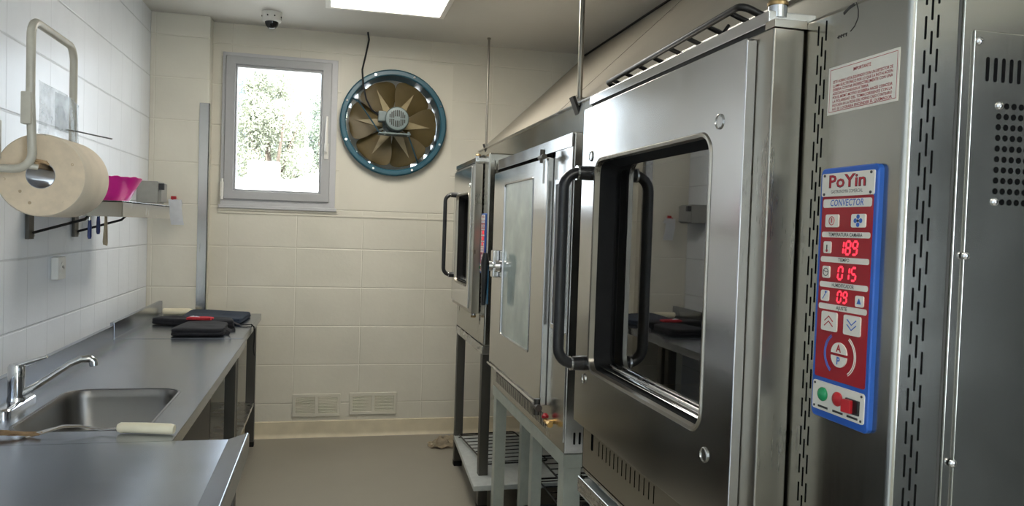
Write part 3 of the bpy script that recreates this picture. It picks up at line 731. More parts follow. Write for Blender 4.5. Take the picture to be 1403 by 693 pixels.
    b = B(); hq = Vector((hp.x, hp.y, fz0)); b.cyl(hq+Vector((0, 0, .01)), hq+Vector((0, 0, -.014*s)), .014*s, m='chrome', seg=18); b.lathe([(.016*s, -.012*s), (.016*s, -.024*s), (0, -.028*s)], hq, (0, 0, 1), 'bronze', 18); b.build('hinge_pin', t)
    # lower front panel slots
    b = B(); n = p['low_n']
    for k in range(n):
        y = p['low_y']-k*p['low_p']; b.poly([(xb, a, c) for a, c in rrect(y-.0016, y+.0016, p['low_z']-.022*s, p['low_z']+.022*s, .0015, 2)], (-.0006, 0, 0), 'dark')
    b.build('vent_slots', t)
    for (a, c) in p['oval']:
        b = B(); b.poly([(xb, aa, cc) for aa, cc in rrect(a-.0075*s, a+.0075*s, c-.026*s, c+.026*s, .007*s, 4)], (-.001, 0, 0), 'dark'); b.build('oval_slot', t)
    slots(t, lambda u, v: Vector((xb, p['slot_y']-u, p['slot_z']+v)), p['slot_n'], out=(-.0006, 0, 0))
    slots(t, lambda u, v: Vector((p['side_x']+u, y0, p['slot_z']+.012+v)), p['slot_n'], out=(0, -.0006, 0))
    control_panel(t, p['panel'][0], p['panel'][1], xb, p['panel'][2])
    return t, body

K = .9654
near = dict(xb=.782, y0=.927, y1=2.25, z0=.772, z1=1.872, x1=1.75, s=1,
    frame=(1.172, 2.115, .946, 1.856, .720), door=(1.222, 2.105, .958, 1.848, .700), cut=(1.335, 1.995, 1.118, 1.700, .045),
    caps=((1.309, 1.713), (2.028, 1.710), (2.022, 1.093), (1.316, 1.087)), handle=(2.045, 1.132, 1.664, .628, .0155),
    header=(1.866, 1.889), hy0=1.190, low_n=14, low_y=2.105, low_p=.030, low_z=.868, oval=((2.165, .872),),
    slot_y=1.128, slot_z=1.858, slot_n=22, side_x=.8165, panel=(1.034, 1.2165, 1.0))
oven_near, body_near = convector('convection_oven', 'large stainless steel convection oven nearest the camera with lit red display', near)
t = oven_near
# rolled lower edge of the near oven
b = B(); b.tube([(.812, .94, .772), (.812, 2.24, .772)], .03, 'steelside', 16); b.build('rolled_edge', t)
# warning label
b = B(); yl0, yl1, zl0, zl1 = .945, 1.105, 1.7015, 1.7775; X = .782
b.box(X-.0006, X, yl0, yl1, zl0, zl1, 'cream')
b.plate(rect(yl0+.004, yl1-.004, zl0+.004, zl1-.004), [rect(yl0+.0048, yl1-.0048, zl0+.0048, zl1-.0048)], lambda u, v: Vector((X-.0008, u, v)), (.0001, 0, 0), 'textred')
lines = ['IMPORTANTE', '', 'ESTE HORNO ESTA EQUIPADO CON UN DETECTOR DE', 'LLAMA ELECTRONICO POR LO QUE LA INSTALACION', 'DEBERA CONTAR INDEFECTIBLEMENTE CON UNA', 'ADECUADA CONEXION A TIERRA.', 'POR EL MISMO MOTIVO SE DEBERA HACER COINCIDIR', 'LA POLARIDAD DEL TOMACORRIENTE CON LA', 'INDICADA EN LA FICHA DEL HORNO CASO CONTRARIO', 'NO SE LOGRARA ENCENDER EL QUEMADOR']
for i, tx in enumerate(lines):
    if tx:
        w = .135 if i > 1 else .040
        if i == 5: w = .085
        yc = (yl0+yl1)/2 if i != 5 else yl1-.0125-w/2
        b.text(tx, .0062 if i else .0072, (X-.0006, yc, zl1-.0125-i*.0062), (0, -1, 0), (0, 0, 1), 'textred', .0003, width=w, bold=.012)
b.build('warning_label', t, 'white sticker with red print')
# black pen scrawl and rubbed marks on the front panel
b = B()
def scr(pts, r): b.tube([(X-.0004, y, z) for y, z in pts], [(r, .0004)]*len(pts), 'gap', 6, flat=(0, 1, 0))
scr([(1.075, 1.858), (1.062, 1.864), (1.05, 1.866)], .0025)
scr([(1.046, 1.868), (1.0405, 1.855), (1.040, 1.843), (1.047, 1.832), (1.057, 1.826)], .0007)
for k in range(4): scr([(1.088-k*.006, 1.823+k*.0005), (1.084-k*.006, 1.826), (1.085-k*.006, 1.821)], .0009)
b.build('pen_marks', t, 'black pen scrawl')
# removable side cover on the face towards the camera
Y0 = .927
b = B(); b.box(.866, 1.72, Y0-.004, Y0, .80, 1.868, 'steelside', .002); b.box(.882, 1.70, Y0-.0075, Y0-.0035, .95, 1.805, 'steelside', .0018)
cov = b.build('side_cover', t)
b = B(); b.box(.8605, .8645, Y0-.0006, Y0, .78, 1.868, 'gap'); b.build('side_seam', t)
b = B()
for k in range(30):
    x = .9065+k*.0137; b.poly([(a, Y0-.0075, c) for a, c in rrect(x-.003, x+.003, 1.7335, 1.768, .0029, 4)], (0, -.0004, 0), 'dark')
b.build('louvre_slots', cov)
b = B()
for r in range(10):
    for c in range(26):
        if c == 0 and r in (0, 9): continue
        x = .9300+c*.0128+(.0); z = 1.7005-r*.0153; b.lathe([(0, .0004), (.0045, .0004), (.0045, 0)], (x, Y0-.0075, z), (0, -1, 0), 'dark', 12)
b.build('perforations', cov)
for (x, z) in ((.890, 1.789), (.9300, 1.7005), (.9300, 1.5628), (.8850, 1.484), (.8810, 1.185)):
    b = B(); r = .0058; b.lathe([(r, -.001), (r, .002), (r*.7, .004), (r*.3, .0046), (0, .0046)], (x, Y0-.0075, z), (0, -1, 0), 'chrome', 16); b.box(x-.003, x+.003, Y0-.0125, Y0-.0119, z-.0005, z+.0005, 'gap'); b.build('screw', cov)

far = dict(xb=.80, y0=3.935, y1=4.81, z0=.885, z1=1.897, x1=1.55, s=.9,
    frame=(4.07, 4.725, 1.040, 1.850, .755), door=(4.14, 4.72, 1.060, 1.836, .745), cut=(4.195, 4.62, 1.175, 1.700, .035),
    caps=((4.175, 1.735),), handle=(4.675, 1.212, 1.700, .685, .012),
    header=(1.856, 1.880), hy0=4.075, low_n=2, low_y=4.72, low_p=.60, low_z=1.005, oval=(),
    slot_y=4.055, slot_z=1.85, slot_n=18, side_x=.842, panel=(4.010, 1.262, .80))
far['low_n'] = 2; far['low_p'] = .66
oven_far, body_far = convector('convection_oven', 'smaller stainless steel convection oven standing by the back wall', far)

# ---------------------------------------------------------------- stands
def leg(parent, x, y, z0, z1, w, m, cap=True):
    b = B(); b.box(x, x+w, y, y+w, z0+(.03 if cap else 0), z1, m, .003); l = b.build('leg', parent)
    if cap:
        b = B(); b.box(x-.001, x+w+.001, y-.001, y+w+.001, z0, z0+.034, 'rubber', .003); b.build('foot_cap', l, 'black foot cap')
t = thing('oven_stand', (1.1, 4.4, 0), 'brownish steel oven stand with pale lower shelf nearest the back wall', 'stand', None)
for x in (.80, 1.46):
    for y in (3.955, 4.745): leg(t, x, y, 0, .84, .05, 'legsteel')
b = B()
b.plate(rect(.795, 1.515, 3.95, 4.80), [rect(.845, 1.465, 4.0, 4.75)], lambda u, v: Vector((u, v, .838)), (0, 0, .046), 'steel'); b.build('top_frame', t, bevel=.003)
b = B(); b.poly([(.795, 4.755, .165), (.745, 3.80, .165), (1.5, 3.80, .165), (1.5, 4.755, .165)], (0, 0, .028), 'shelfpaint'); sh = b.build('shelf', t, 'pale lower shelf', bevel=.003)
b = B(); b.lathe([(.009, 0), (.009, .003), (0, .004)], (.825, 4.70, .193), m='gap', seg=12); b.build('bolt', sh)

# middle oven and stand
MXf, MY0, MY1, MZ0, MZ1 = .82, 2.555, 3.765, .718, 1.846
t = thing('combi_oven', (1.2, 3.16, MZ0), 'stainless steel oven with misted greenish window and lever latch, between the other ovens', 'oven')
b = B(); b.box(MXf, 1.55, MY0, MY1, MZ0, MZ1, 'steelv', .005, 2); b.build('body', t)
b = B(); b.box(MXf-.006, MXf+.002, MY0+.004, 2.775, MZ0+.04, MZ1-.004, 'steelv', .002); b.box(MXf-.010, MXf+.002, MY0+.004, MY1-.004, 1.795, MZ1-.002, 'steeldoor', .002); b.build('front_trim', t)
b = B(); b.plate(rect(2.785, 3.735, .838, 1.775), [rrect(2.985, 3.505, 1.008, 1.712, .012, 3)], lambda u, v: Vector((MXf-.030, u, v)), (.030, 0, 0), 'steeldoor'); d = b.build('door', t, bevel=.003)
b = B(); b.box(MXf-.026, MXf-.016, 2.983, 3.507, 1.006, 1.714, 'frost'); b.build('glass', d, 'misted greenish glass')
b = B(); b.loft([[Vector((MXf+xx, a, c)) for a, c in rrect(2.985+i, 3.505-i, 1.008+i, 1.712-i, .012, 3)] for xx, i in ((-.029, -.003), (-.033, 0), (-.032, .004), (-.024, .007))], 'steelv'); b.build('window_trim', d)
b = B(); b.box(MXf-.012, MXf+.001, 2.78, 3.74, 1.776, 1.795, 'dark'); b.build('door_gap', t)
b = B(); b.tube([(MXf-.036, 2.79, .836), (MXf-.036, 3.735, .836)], .006, 'chrome', 10); b.build('lower_rail', d, 'bright drip rail')
b = B(); b.plate(rect(2.575, 2.745, 1.14, 1.69), [rect(2.595, 2.725, 1.16, 1.67)], lambda u, v: Vector((MXf-.014, u, v)), (.012, 0, 0), 'chrome'); b.box(MXf-.009, MXf-.005, 2.59, 2.73, 1.155, 1.675, 'legsteel')
cpn = b.build('control_recess', t, bevel=.002)
b = B(); b.lathe([(.008, 0), (.008, .006), (0, .007)], (MXf-.009, 2.65, 1.46), (-1, 0, 0), 'red', 12); b.build('indicator_lamp', cpn, 'small red lamp')
for zz in (1.36, 1.25):
    b = B(); b.lathe([(.022, 0), (.020, .018), (0, .019)], (MXf-.009, 2.66, zz), (-1, 0, 0), 'blackplastic', 20); b.build('knob', cpn)
b = B(); hp = Vector((MXf-.03, 2.80, 1.775))
b.cyl(hp+Vector((-.02, -.01, -.022)), hp+Vector((-.02, -.01, .028)), .010, m='hinge', seg=14); b.cyl(hp+Vector((-.022, -.045, 0)), hp+Vector((-.018, .03, 0)), .010, m='hinge', seg=14)
b.cyl(hp+Vector((-.02, -.035, -.01)), hp+Vector((-.02, -.035, -.10)), .004, m='steel'); b.build('hinge', t, 'dark upper hinge knuckle')
b = B(); hp = Vector((MXf-.03, 2.78, .836)); b.cyl(hp+Vector((-.012, 0, -.03)), hp+Vector((-.012, 0, .03)), .012, m='legsteel', seg=14); b.cyl(hp+Vector((-.012, -.03, 0)), hp+Vector((-.012, .03, 0)), .013, m='legsteel', seg=14); b.build('hinge', t)
b = B(); q = Vector((MXf-.006, 2.69, .800)); b.cyl(q, q+Vector((-.02, 0, 0)), .008, m='brass'); b.cyl(q+Vector((-.02, .022, 0)), q+Vector((-.02, -.035, 0)), .0095, m='brass', seg=12); b.cyl(q+Vector((-.02, -.02, 0)), q+Vector((-.02, -.042, 0)), .012, m='brass', seg=6)
tap = b.build('gas_tap', t, 'brass tap'); b = B(); b.lathe([(.012, 0), (.014, .008), (.006, .018), (0, .019)], (q.x-.02, 2.715, .808), (0, .3, 1), 'red', 14); b.build('tap_knob', tap, 'red knob')
b = B()
for k in range(40):
    y = 3.68-k*.0225; b.box(MXf-.0012, MXf, y-.005, y+.005, .748, .798, 'gap')
    b.box(MXf-.004, MXf, y-.0035, y+.0065, .75, .796, 'steelv')
b.build('louvres', t)
b = B()
for x in (.856, .876): b.poly([(a, MY0, c) for a, c in rrect(x-.004, x+.004, .752, .795, .0038, 3)], (0, -.0008, 0), 'dark')
b.build('side_slots', t)
# lever latch
hb = Vector((MXf-.03, 3.585, 1.325))
b = B(); b.cyl(hb, hb+Vector((-.022, 0, 0)), .034, .030, 'chrome', 22); b.cyl(hb+Vector((-.022, 0, 0)), hb+Vector((-.035, 0, 0)), .018, m='chrome', seg=16); b.cyl(hb+Vector((-.035, 0, .0)), hb+Vector((-.05, 0, 0)), .027, .024, 'chrome', 20); b.box(hb.x-.03, hb.x, 3.57, 3.63, 1.27, 1.40, 'chrome', .006)
lt = b.build('latch', t, 'chrome latch hub')
b = B(); b.tube([(hb.x-.062, 3.6, 1.385), (hb.x-.064, 3.6, 1.34), (hb.x-.064, 3.6, 1.25), (hb.x-.066, 3.6, 1.135)], [(.012, .018), (.020, .024), (.014, .018), (.010, .014)], 'blackplastic', 14, flat=(1, 0, 0)); b.build('lever', lt, 'black hanging lever', smooth=60)
b = B(); b.box(hb.x-.052, hb.x-.046, 3.583, 3.617, 1.14, 1.33, 'bluefoil', .003); b.build('lever_backing', lt, 'blue inner face')

t = thing('oven_stand', (1.2, 3.16, 0), 'pale green painted oven stand with open frame under the middle oven', 'stand')
for (x, y, w) in ((.825, 3.695, .055), (1.48, 3.695, .055), (.825, 2.57, .065), (1.48, 2.57, .065)): leg(t, x, y, 0, .672, w, 'greenpaint', False)
b = B(); b.plate(rect(.82, 1.54, 2.56, 3.76), [rect(.87, 1.49, 2.63, 3.70)], lambda u, v: Vector((u, v, .668)), (0, 0, .048), 'greenpaint'); b.build('top_frame', t, bevel=.002)
for (x, y) in ((.925, 3.56), (.86, 3.12)):
    b = B(); b.box(x, x+.045, y, y+.045, .02, .668, 'greenpaint', .003); b.box(x-.002, x+.05, y-.002, y+.05, 0, .024, 'greenpaint', .002); b.build('upright', t)
b = B(); b.box(.90, 1.50, 2.62, 3.70, .085, .105, 'shelfpaint', .004); b.build('shelf', t)

t = thing('oven_stand', (1.25, 1.6, 0), 'bright edged steel oven stand under the largest oven', 'stand')
for x in (.80, 1.66):
    for y in (.97, 2.16): leg(t, x, y, 0, .69, .06, 'shelfpaint')
b = B(); b.plate(rect(.775, 1.74, .94, 2.26), [rect(.85, 1.66, 1.02, 2.18)], lambda u, v: Vector((u, v, .688)), (0, 0, .042), 'shelfpaint')
b.box(.772, .778, .94, 2.26, .695, .742, 'steel', .002); b.build('top_frame', t, bevel=.003)

# ---------------------------------------------------------------- wire racks and trays
def rack(loc, W, L, nb, rz, label, group=None, tilt=0, r=.0045, rb=.003):
    """black oven rack: rim W (x) by L (y) with nb cross bars"""
    o_ = B(); rr = .02
    rim = []
    for cx, cy, a0 in ((W/2-rr, L/2-rr, 0), (-W/2+rr, L/2-rr, 90), (-W/2+rr, -L/2+rr, 180), (W/2-rr, -L/2+rr, 270)):
        for i in range(5):
            a = math.radians(a0+90*i/4); rim.append((cx+rr*math.cos(a), cy+rr*math.sin(a), 0))
    o_.tube(rim, r, 'wire', 8, True)
    ob = o_.build('wire_rack', smooth=60); tag(ob, label, 'oven rack', group)
    q = B()
    for k in range(nb):
        y = -L/2+L*(k+.5)/nb; q.tube([(-W/2, y, 0), (W/2, y, 0)], rb, 'wire', 6)
    ch = q.build('bars', None, smooth=60); ch.parent = ob
    ob.location = loc; ob.rotation_euler = (tilt, 0, rz); return ob
tr = rack((.930, 1.868, 1.932), .23, .88, 8, -.041, 'black wire rack lying on top of the nearest oven', r=.0078, rb=.0055)
for yy in (-.33, .33):
    q = B(); q.tube([(-.085, yy, 0), (-.105, yy, -.076), (-.085, yy, -.085), (-.06, yy, 0)], .004, 'wire', 6); c_ = q.build('foot', smooth=60); c_.parent = tr
tr.rotation_euler = (0, .35, -.041)
rack((1.10, 3.45, 1.853), .42, .55, 7, 0, 'black wire rack lying on top of the middle oven')
rack((1.02, 4.40, .215), .36, .62, 9, PI/2*0+.08, 'black wire rack lying on the pale shelf under the far oven')
for k in range(3):
    rack((1.23, 3.15, .30+k*.11), .44, .80, 10, 0, ['lowest wire rack under the middle oven', 'second wire rack from the bottom under the middle oven', 'topmost wire rack under the middle oven'][k], None)
def tray(loc, W, L, label):
    q = B(); x, y, z = loc
    q.loft([[Vector((x+a, y+c, z+zz)) for a, c in rrect(-W/2+i, W/2-i, -L/2+i, L/2-i, .03, 4)] for zz, i in ((.026, -.012), (.026, 0), (.002, .012), (0, .016))], 'gap', True)
    o = q.build('baking_tray'); m_ = o.modifiers.new('thick', 'SOLIDIFY'); m_.thickness = .002
    return tag(o, label, 'tray')
tray((1.19, 3.10, .107), .50, .80, 'dark baking tray lowest in the pile under the middle oven')
tray((1.19, 3.12, .155), .50, .80, 'dark baking tray resting across the lower tray under the middle oven')

# ---------------------------------------------------------------- worktops on the left
ZT = .88
XB = -1.045; XF = -.412
t = thing('sink_counter', (-.73, 3.2, 0), 'long stainless steel counter with inset sink along the left wall', 'counter')
SY0, SY1 = 2.287, 4.235
sk = rrect(-.880, -.512, 2.425, 3.00, .075, 6)
b = B(); b.plate(rect(XB, XF, SY0, SY1), [sk], lambda u, v: Vector((u, v, ZT-.003)), (0, 0, .003), 'counter')
b.box(XF-.003, XF, SY0, SY1, ZT-.042, ZT-.001, 'counter', .001); b.box(XB, XF, SY1-.003, SY1, ZT-.042, ZT-.001, 'counter'); b.box(XB, XF, SY0, SY0+.003, ZT-.042, ZT-.001, 'counter')
b.build('worktop', t)
b = B(); b.box(XB-.020, XB+.002, SY0, SY1-.02, ZT-.002, ZT+.072, 'counter', .003); b.build('backsplash', t)
b = B(); L = []
for z, i in ((ZT+.0006, -.008), (ZT+.0012, -.002), (ZT-.006, .003), (ZT-.03, .006), (ZT-.14, .016), (ZT-.165, .035), (ZT-.172, .07)):
    L.append([Vector((a, c, z)) for a, c in rrect(-.880+i, -.512-i, 2.425+i, 3.00-i, max(.03, .075-i*.5), 6)])
b.loft(L, 'basin', True); bs = b.build('basin', t, 'pressed steel basin', smooth=50)
b = B(); b.lathe([(.035, .002), (.030, .003), (.026, .0), (0, -.002)], (-.70, 2.72, ZT-.171), m='chrome', seg=24); b.build('drain', bs)
for (x, y) in ((-.47, 4.17), (-1.03, 4.17), (-.47, 2.40), (-1.03, 2.40)): 
    b = B(); b.box(x-.035, x+.018, y, y+.05, .03, ZT-.04, 'legsteel', .003); l = b.build('leg', t)
    b = B(); b.box(x-.036, x+.019, y-.001, y+.051, 0, .034, 'rubber', .003); b.build('foot_cap', l)
b = B(); b.box(-.466, -.442, 2.46, 3.235, .12, ZT-.045, 'darkpanel', .003); b.box(-.98, -.442, 3.215, 3.235, .12, ZT-.045, 'darkpanel', .003); b.build('sink_skirt', t, 'dark panel boxing in the sink')

t = thing('prep_table', (-.73, 4.8, 0), 'stainless steel table in the far corner carrying the folded aprons', 'table')
TY0, TY1 = 4.245, 5.395; XF2 = -.43
b = B(); b.box(XB, XF2, TY0, TY1, ZT-.003, ZT+.001, 'counter', .001); b.box(XF2-.003, XF2, TY0, TY1, ZT-.042, ZT, 'counter', .001); b.box(XB, XF2, TY1-.003, TY1, ZT-.042, ZT, 'counter'); b.box(XB, XF2, TY0, TY0+.003, ZT-.042, ZT, 'counter'); b.build('worktop', t)
b = B(); b.box(XB-.024, XB-.002, TY0, TY1, ZT-.002, ZT+.082, 'counter', .003); b.build('backsplash', t)
for (x, y) in ((-.50, 5.32), (-1.03, 5.32), (-.50, 4.27), (-1.03, 4.27)):
    b = B(); b.box(x-.012, x+.045, y, y+.05, .03, ZT-.04, 'legsteel', .003); l = b.build('leg', t)
    b = B(); b.box(x-.013, x+.046, y-.001, y+.051, 0, .034, 'rubber', .003); b.build('foot_cap', l)
b = B(); b.box(XB, -.46, 4.29, 5.36, .27, .295, 'steel', .003); b.build('shelf', t)

t = thing('work_table', (-.6, 1.4, 0), 'stainless steel table with raised side rim in front of the sink', 'table')
NY0, NY1 = .35, 2.285; NXI, NXO = -.262, -.207
b = B(); b.box(-1.02, NXI, NY0, NY1, ZT-.003, ZT, 'counter'); b.box(-1.02, NXO-.01, NY1-.003, NY1, ZT-.045, ZT-.0005, 'counter'); b.box(-1.02, NXO-.01, NY0, NY0+.003, ZT-.045, ZT, 'counter'); b.build('worktop', t)
b = B(); b.poly([(NXI-.002, NY0, ZT), (NXI, NY0, ZT+.001), (NXO-.004, NY0, ZT+.018), (NXO, NY0, ZT+.015), (NXO, NY0, ZT-.045), (NXO-.004, NY0, ZT-.045), (NXO-.005, NY0, ZT+.012), (NXI, NY0, ZT-.003)], (0, NY1-NY0, 0), 'counter'); b.build('side_rim', t, 'raised sloping rim', bevel=.002)
for (x, y) in ((-.285, 2.19), (-1.0, 2.19), (-.285, .42), (-1.0, .42)):
    b = B(); b.box(x, x+.05, y, y+.05, .03, ZT-.003, 'legsteel', .003); l = b.build('leg', t)
    b = B(); b.box(x-.001, x+.051, y-.001, y+.051, 0, .034, 'rubber', .003); b.build('foot_cap', l)

# ---------------------------------------------------------------- faucet
t = thing('faucet', (-.965, 2.75, ZT), 'chrome mixer tap with long spout beside the sink', 'faucet')
fx, fy = -.962, 2.745
b = B(); b.loft([[Vector((fx+.0+a, fy-.01+c, ZT+zz)) for a, c in rrect(-.027+i, .027-i, -.125+i, .125-i, .026-i, 6)] for zz, i in ((0, 0), (.014, 0), (.020, .005), (.022, .012))], 'chrome', True); b.build('base_plate', t)
b = B(); b.lathe([(.027, .02), (.0265, .028), (.024, .034), (.0245, .095), (.025, .100), (.0245, .128), (.020, .138), (0, .142)], (fx, fy, ZT), m='chrome', seg=28); b.build('body', t)
b = B(); sp = [(fx+.015, fy, ZT+.042), (fx+.05, fy+.005, ZT+.062), (fx+.10, fy+.012, ZT+.098), (fx+.148, fy+.02, ZT+.133), (fx+.178, fy+.026, ZT+.148), (fx+.204, fy+.031, ZT+.150), (fx+.214, fy+.033, ZT+.140), (fx+.216, fy+.034, ZT+.125)]
b.tube(sp, [.0125, .0115, .0105, .0105, .0115, .013, .0135, .0130], 'chrome', 14); b.build('spout', t, smooth=60)
b = B(); b.tube([(fx-.006, fy, ZT+.132), (fx+.025, fy+.004, ZT+.142), (fx+.085, fy+.008, ZT+.160)], [(.019, .010), (.016, .009), (.009, .005)], 'chrome', 12, flat=(0, 1, 0)); b.build('lever', t, smooth=60)

# ---------------------------------------------------------------- small things on the worktops
t = thing('spatula', (-.5, 2.36, ZT), 'thin curved steel spatula with ivory handle lying beyond the near table edge', 'spatula')
b = B(); b.tube([(-.575, 2.385, ZT+.016), (-.568, 2.384, ZT+.0165), (-.50, 2.372, ZT+.0165), (-.428, 2.352, ZT+.0165), (-.418, 2.350, ZT+.016)], [(.011, .010), (.015, .0145), (.0155, .015), (.0155, .0150), (.013, .012)], 'ivory', 12); b.build('handle', t, 'ivory handle', smooth=50)
b = B(); b.tube([(-.575, 2.386, ZT+.014), (-.62, 2.392, ZT+.010), (-.68, 2.40, ZT+.020), (-.72, 2.395, ZT+.022), (-.77, 2.375, ZT+.010), (-.80, 2.35, ZT+.004)], [(.004, .002), (.006, .0014), (.008, .0012), (.010, .0012), (.011, .001), (.006, .001)], 'chrome', 8, flat=(0, 1, .3)); b.build('blade', t, smooth=60)
b = B(); rnd = random.Random(3)
def paperfn(u, v):
    x = -1.0+u*.235; y = 2.345+v*.10*(1-.75*u)+.01*math.sin(u*9); return (x, y, ZT+.004+.014*abs(math.sin(u*7+v*4))*(1-u*.6)+.004*rnd.random())
b.grid(paperfn, 18, 8, 'kraft', .0008); tag(b.build('paper_scrap'), 'torn piece of brown paper on the counter by the tap', 'paper')

def cloth(name, pts, base_z, h, m, label, cat, seed, puff=.6, par=None):
    """folded cloth lump over a polygon outline (x, y) with rounded sides and wrinkles"""
    b = B(); rnd = random.Random(seed); cx = sum(p[0] for p in pts)/len(pts); cy = sum(p[1] for p in pts)/len(pts)
    ol = []
    for i in range(len(pts)):
        p, q = pts[i], pts[(i+1) % len(pts)]
        for k in range(6): ol.append((p[0]+(q[0]-p[0])*k/6, p[1]+(q[1]-p[1])*k/6))
    loops = []
    for j, (zz, sc_) in enumerate(((0, .985), (.12, 1.0), (.42, 1.005), (.50, .975), (.58, 1.0), (.92, .99), (1.0, .96), (1.02, .6), (1.0, .3))):
        L = []
        for i, (x, y) in enumerate(ol):
            w = 1+.012*math.sin(i*1.7+j*1.1+seed)
            L.append(Vector((cx+(x-cx)*sc_*w, cy+(y-cy)*sc_*w, base_z+h*zz*(1+.05*math.sin(i*.9+seed)*(zz > .4))+(.05*h*math.sin(i*.55+j) if zz > .9 else 0))))
        loops.append(L)
    b.loft(loops, m, True, True); return b
b = cloth('a', [(-.80, 4.30), (-.535, 4.31), (-.545, 4.62), (-.77, 4.66)], ZT+.002, .042, 'apronblack', '', '', 1)
ap = b.build('folded_apron', smooth=60, subsurf=1); tag(ap, 'folded black apron lying nearest the table joint', 'apron')
b = B(); b.tube([(-.56, 4.36, ZT+.03), (-.525, 4.34, ZT+.045), (-.50, 4.345, ZT+.028), (-.51, 4.37, ZT+.008), (-.55, 4.40, ZT+.006)], [(.012, .002)]*5, 'apronblack', 6, flat=(0, 1, 0)); b.build('tie_loop', ap)
b = cloth('b', [(-.86, 4.86), (-.50, 4.82), (-.475, 5.22), (-.86, 5.33)], ZT+.002, .034, 'apronnavy', '', '', 5)
ap2 = b.build('folded_apron', smooth=60, subsurf=1); tag(ap2, 'wide navy apron folded flat behind the black one', 'apron')
b = B(); b.tube([(-.56, 4.86, ZT+.018), (-.50, 4.74, ZT+.010), (-.46, 4.74, ZT+.010), (-.435, 4.76, ZT+.010), (-.418, 4.75, ZT-.005), (-.414, 4.74, ZT-.06), (-.418, 4.735, ZT-.13), (-.412, 4.735, ZT-.17)], [(.014, .002)]*8, 'apronblack', 6, flat=(0, 1, 0)); b.tube([(-.60, 4.72, ZT+.01), (-.52, 4.62, ZT+.006), (-.50, 4.54, ZT+.004), (-.545, 4.45, ZT+.004)], [(.012, .002)]*4, 'apronblack', 6, flat=(0, 0, 1)); b.build('tie_strap', ap2, 'black strap over the table edge')
b = cloth('c', [(-.99, 4.80), (-.76, 4.70), (-.52, 4.68), (-.55, 4.84), (-.84, 4.90), (-.97, 4.90)], ZT+.002, .040, 'apronblack', '', '', 9)
tag(b.build('crumpled_apron', smooth=60, subsurf=1), 'crumpled black strip of apron between the folded ones', 'apron')
b = cloth('d', [(-.785, 4.68), (-.645, 4.66), (-.635, 4.72), (-.77, 4.76)], ZT+.044, .014, 'redfabric', '', '', 2)
r_ = b.build('red_cloth', smooth=60, subsurf=1); tag(r_, 'small red cloth with white print on the black apron', 'cloth')
b = B(); b.poly([(-.765, 4.70, ZT+.0605), (-.73, 4.69, ZT+.0605), (-.75, 4.73, ZT+.0605)], (0, 0, .002), 'clothwhite'); b.poly([(-.735, 4.69, ZT+.0605), (-.71, 4.685, ZT+.0605), (-.735, 4.72, ZT+.0605)], (0, 0, .002), 'clothwhite'); b.build('print', r_, 'white print')
t = thing('rolling_pin', (-.96, 5.33, ZT), 'ivory roller with tapered tip lying by the pillar behind the aprons', 'rolling pin')
b = B(); b.lathe([(0, 0), (.016, .002), (.020, .008), (.0205, .16), (.018, .168)], (-1.03, 5.315, ZT+.0215), (1, -.02, 0), 'ivory', 18); b.build('roller', t)
b = B(); b.lathe([(.018, .168), (.012, .19), (.008, .215), (0, .218)], (-1.03, 5.315, ZT+.0215), (1, -.02, 0), 'ivory', 18); b.build('tip', t)

# ---------------------------------------------------------------- left wall: roll holder, roll, shelf
t = thing('paper_roll_holder', (XL, 2.8, 1.62), 'cream tubular holder with clear cover carrying the big paper roll', 'paper holder')
hx = -.872; ya, yb, zt_ = 2.565, 2.955, 2.075
tr_ = .0125
b = B()
pts = [(XL, ya+.02, 1.635), (XL+.15, ya+.02, 1.632)]+[Vector((hx-.05, ya+.02, 1.682))+Vector((math.sin(a)*.05, 0, -math.cos(a)*.05)) for a in [i*PI/2/6 for i in range(7)]]
pts += [(hx, ya, 1.85)]+[Vector((hx, ya+.05, zt_-.05))+Vector((0, -math.cos(a)*.05, math.sin(a)*.05)) for a in [i*PI/2/6 for i in range(7)]]
pts += [Vector((hx, yb-.05, zt_-.05))+Vector((0, math.sin(a)*.05, math.cos(a)*.05)) for a in [i*PI/2/6 for i in range(7)]]
pts += [(hx, yb, 1.80)]+[Vector((hx-.05, yb, 1.682))+Vector((math.cos(a)*.05, 0, -math.sin(a)*.05)) for a in [i*PI/2/6 for i in range(7)]]+[(XL, yb, 1.632)]
b.tube(pts, tr_, 'holder', 12); b.build('frame', t, smooth=60)
b = B(); b.cyl((hx-.02, ya+.02, 1.645), (-.861, 2.60, 1.640), .009, m='holder'); b.cyl((-.866, 2.60, 1.647), (-.866, 2.95, 1.647), .0095, m='kraft', seg=12); b.build('spindle', t)
b = B(); b.box(hx-.022, hx+.006, ya-.014, ya+.018, 1.765, 1.860, 'holder', .003); b.build('clamp', t)
b = B(); b.box(XL, XL+.012, 2.52, 2.60, 1.60, 1.78, 'holder', .003); b.box(-.985, -.955, 2.56, 2.59, 1.66, 1.775, 'holder', .003); b.cyl((-.97, 2.575, 1.765), (-.97, 2.575, 1.785), .014, m='holder'); b.box(XL, -.96, 2.565, 2.585, 1.70, 1.72, 'holder', .002); b.build('wall_bracket', t)
b = B()
def cov_(u, v):
    y = ya+.012+u*(yb-ya-.004); z = 1.742+v*.158-.02*u; return (hx+.017+.012*math.sin(u*PI)+.003*math.sin(u*9+v*3), y, z)
b.grid(cov_, 24, 8, 'acrylic', .003); b.build('clear_cover', t, 'clear plastic cover', smooth=60)
b = B(); b.grid(lambda u, v: (hx+.026+.012*math.sin((.25+u*.3)*PI), ya+.10+u*.12, 1.765+v*.115), 8, 4, 'acrylic', .002); b.build('cover_window', t)
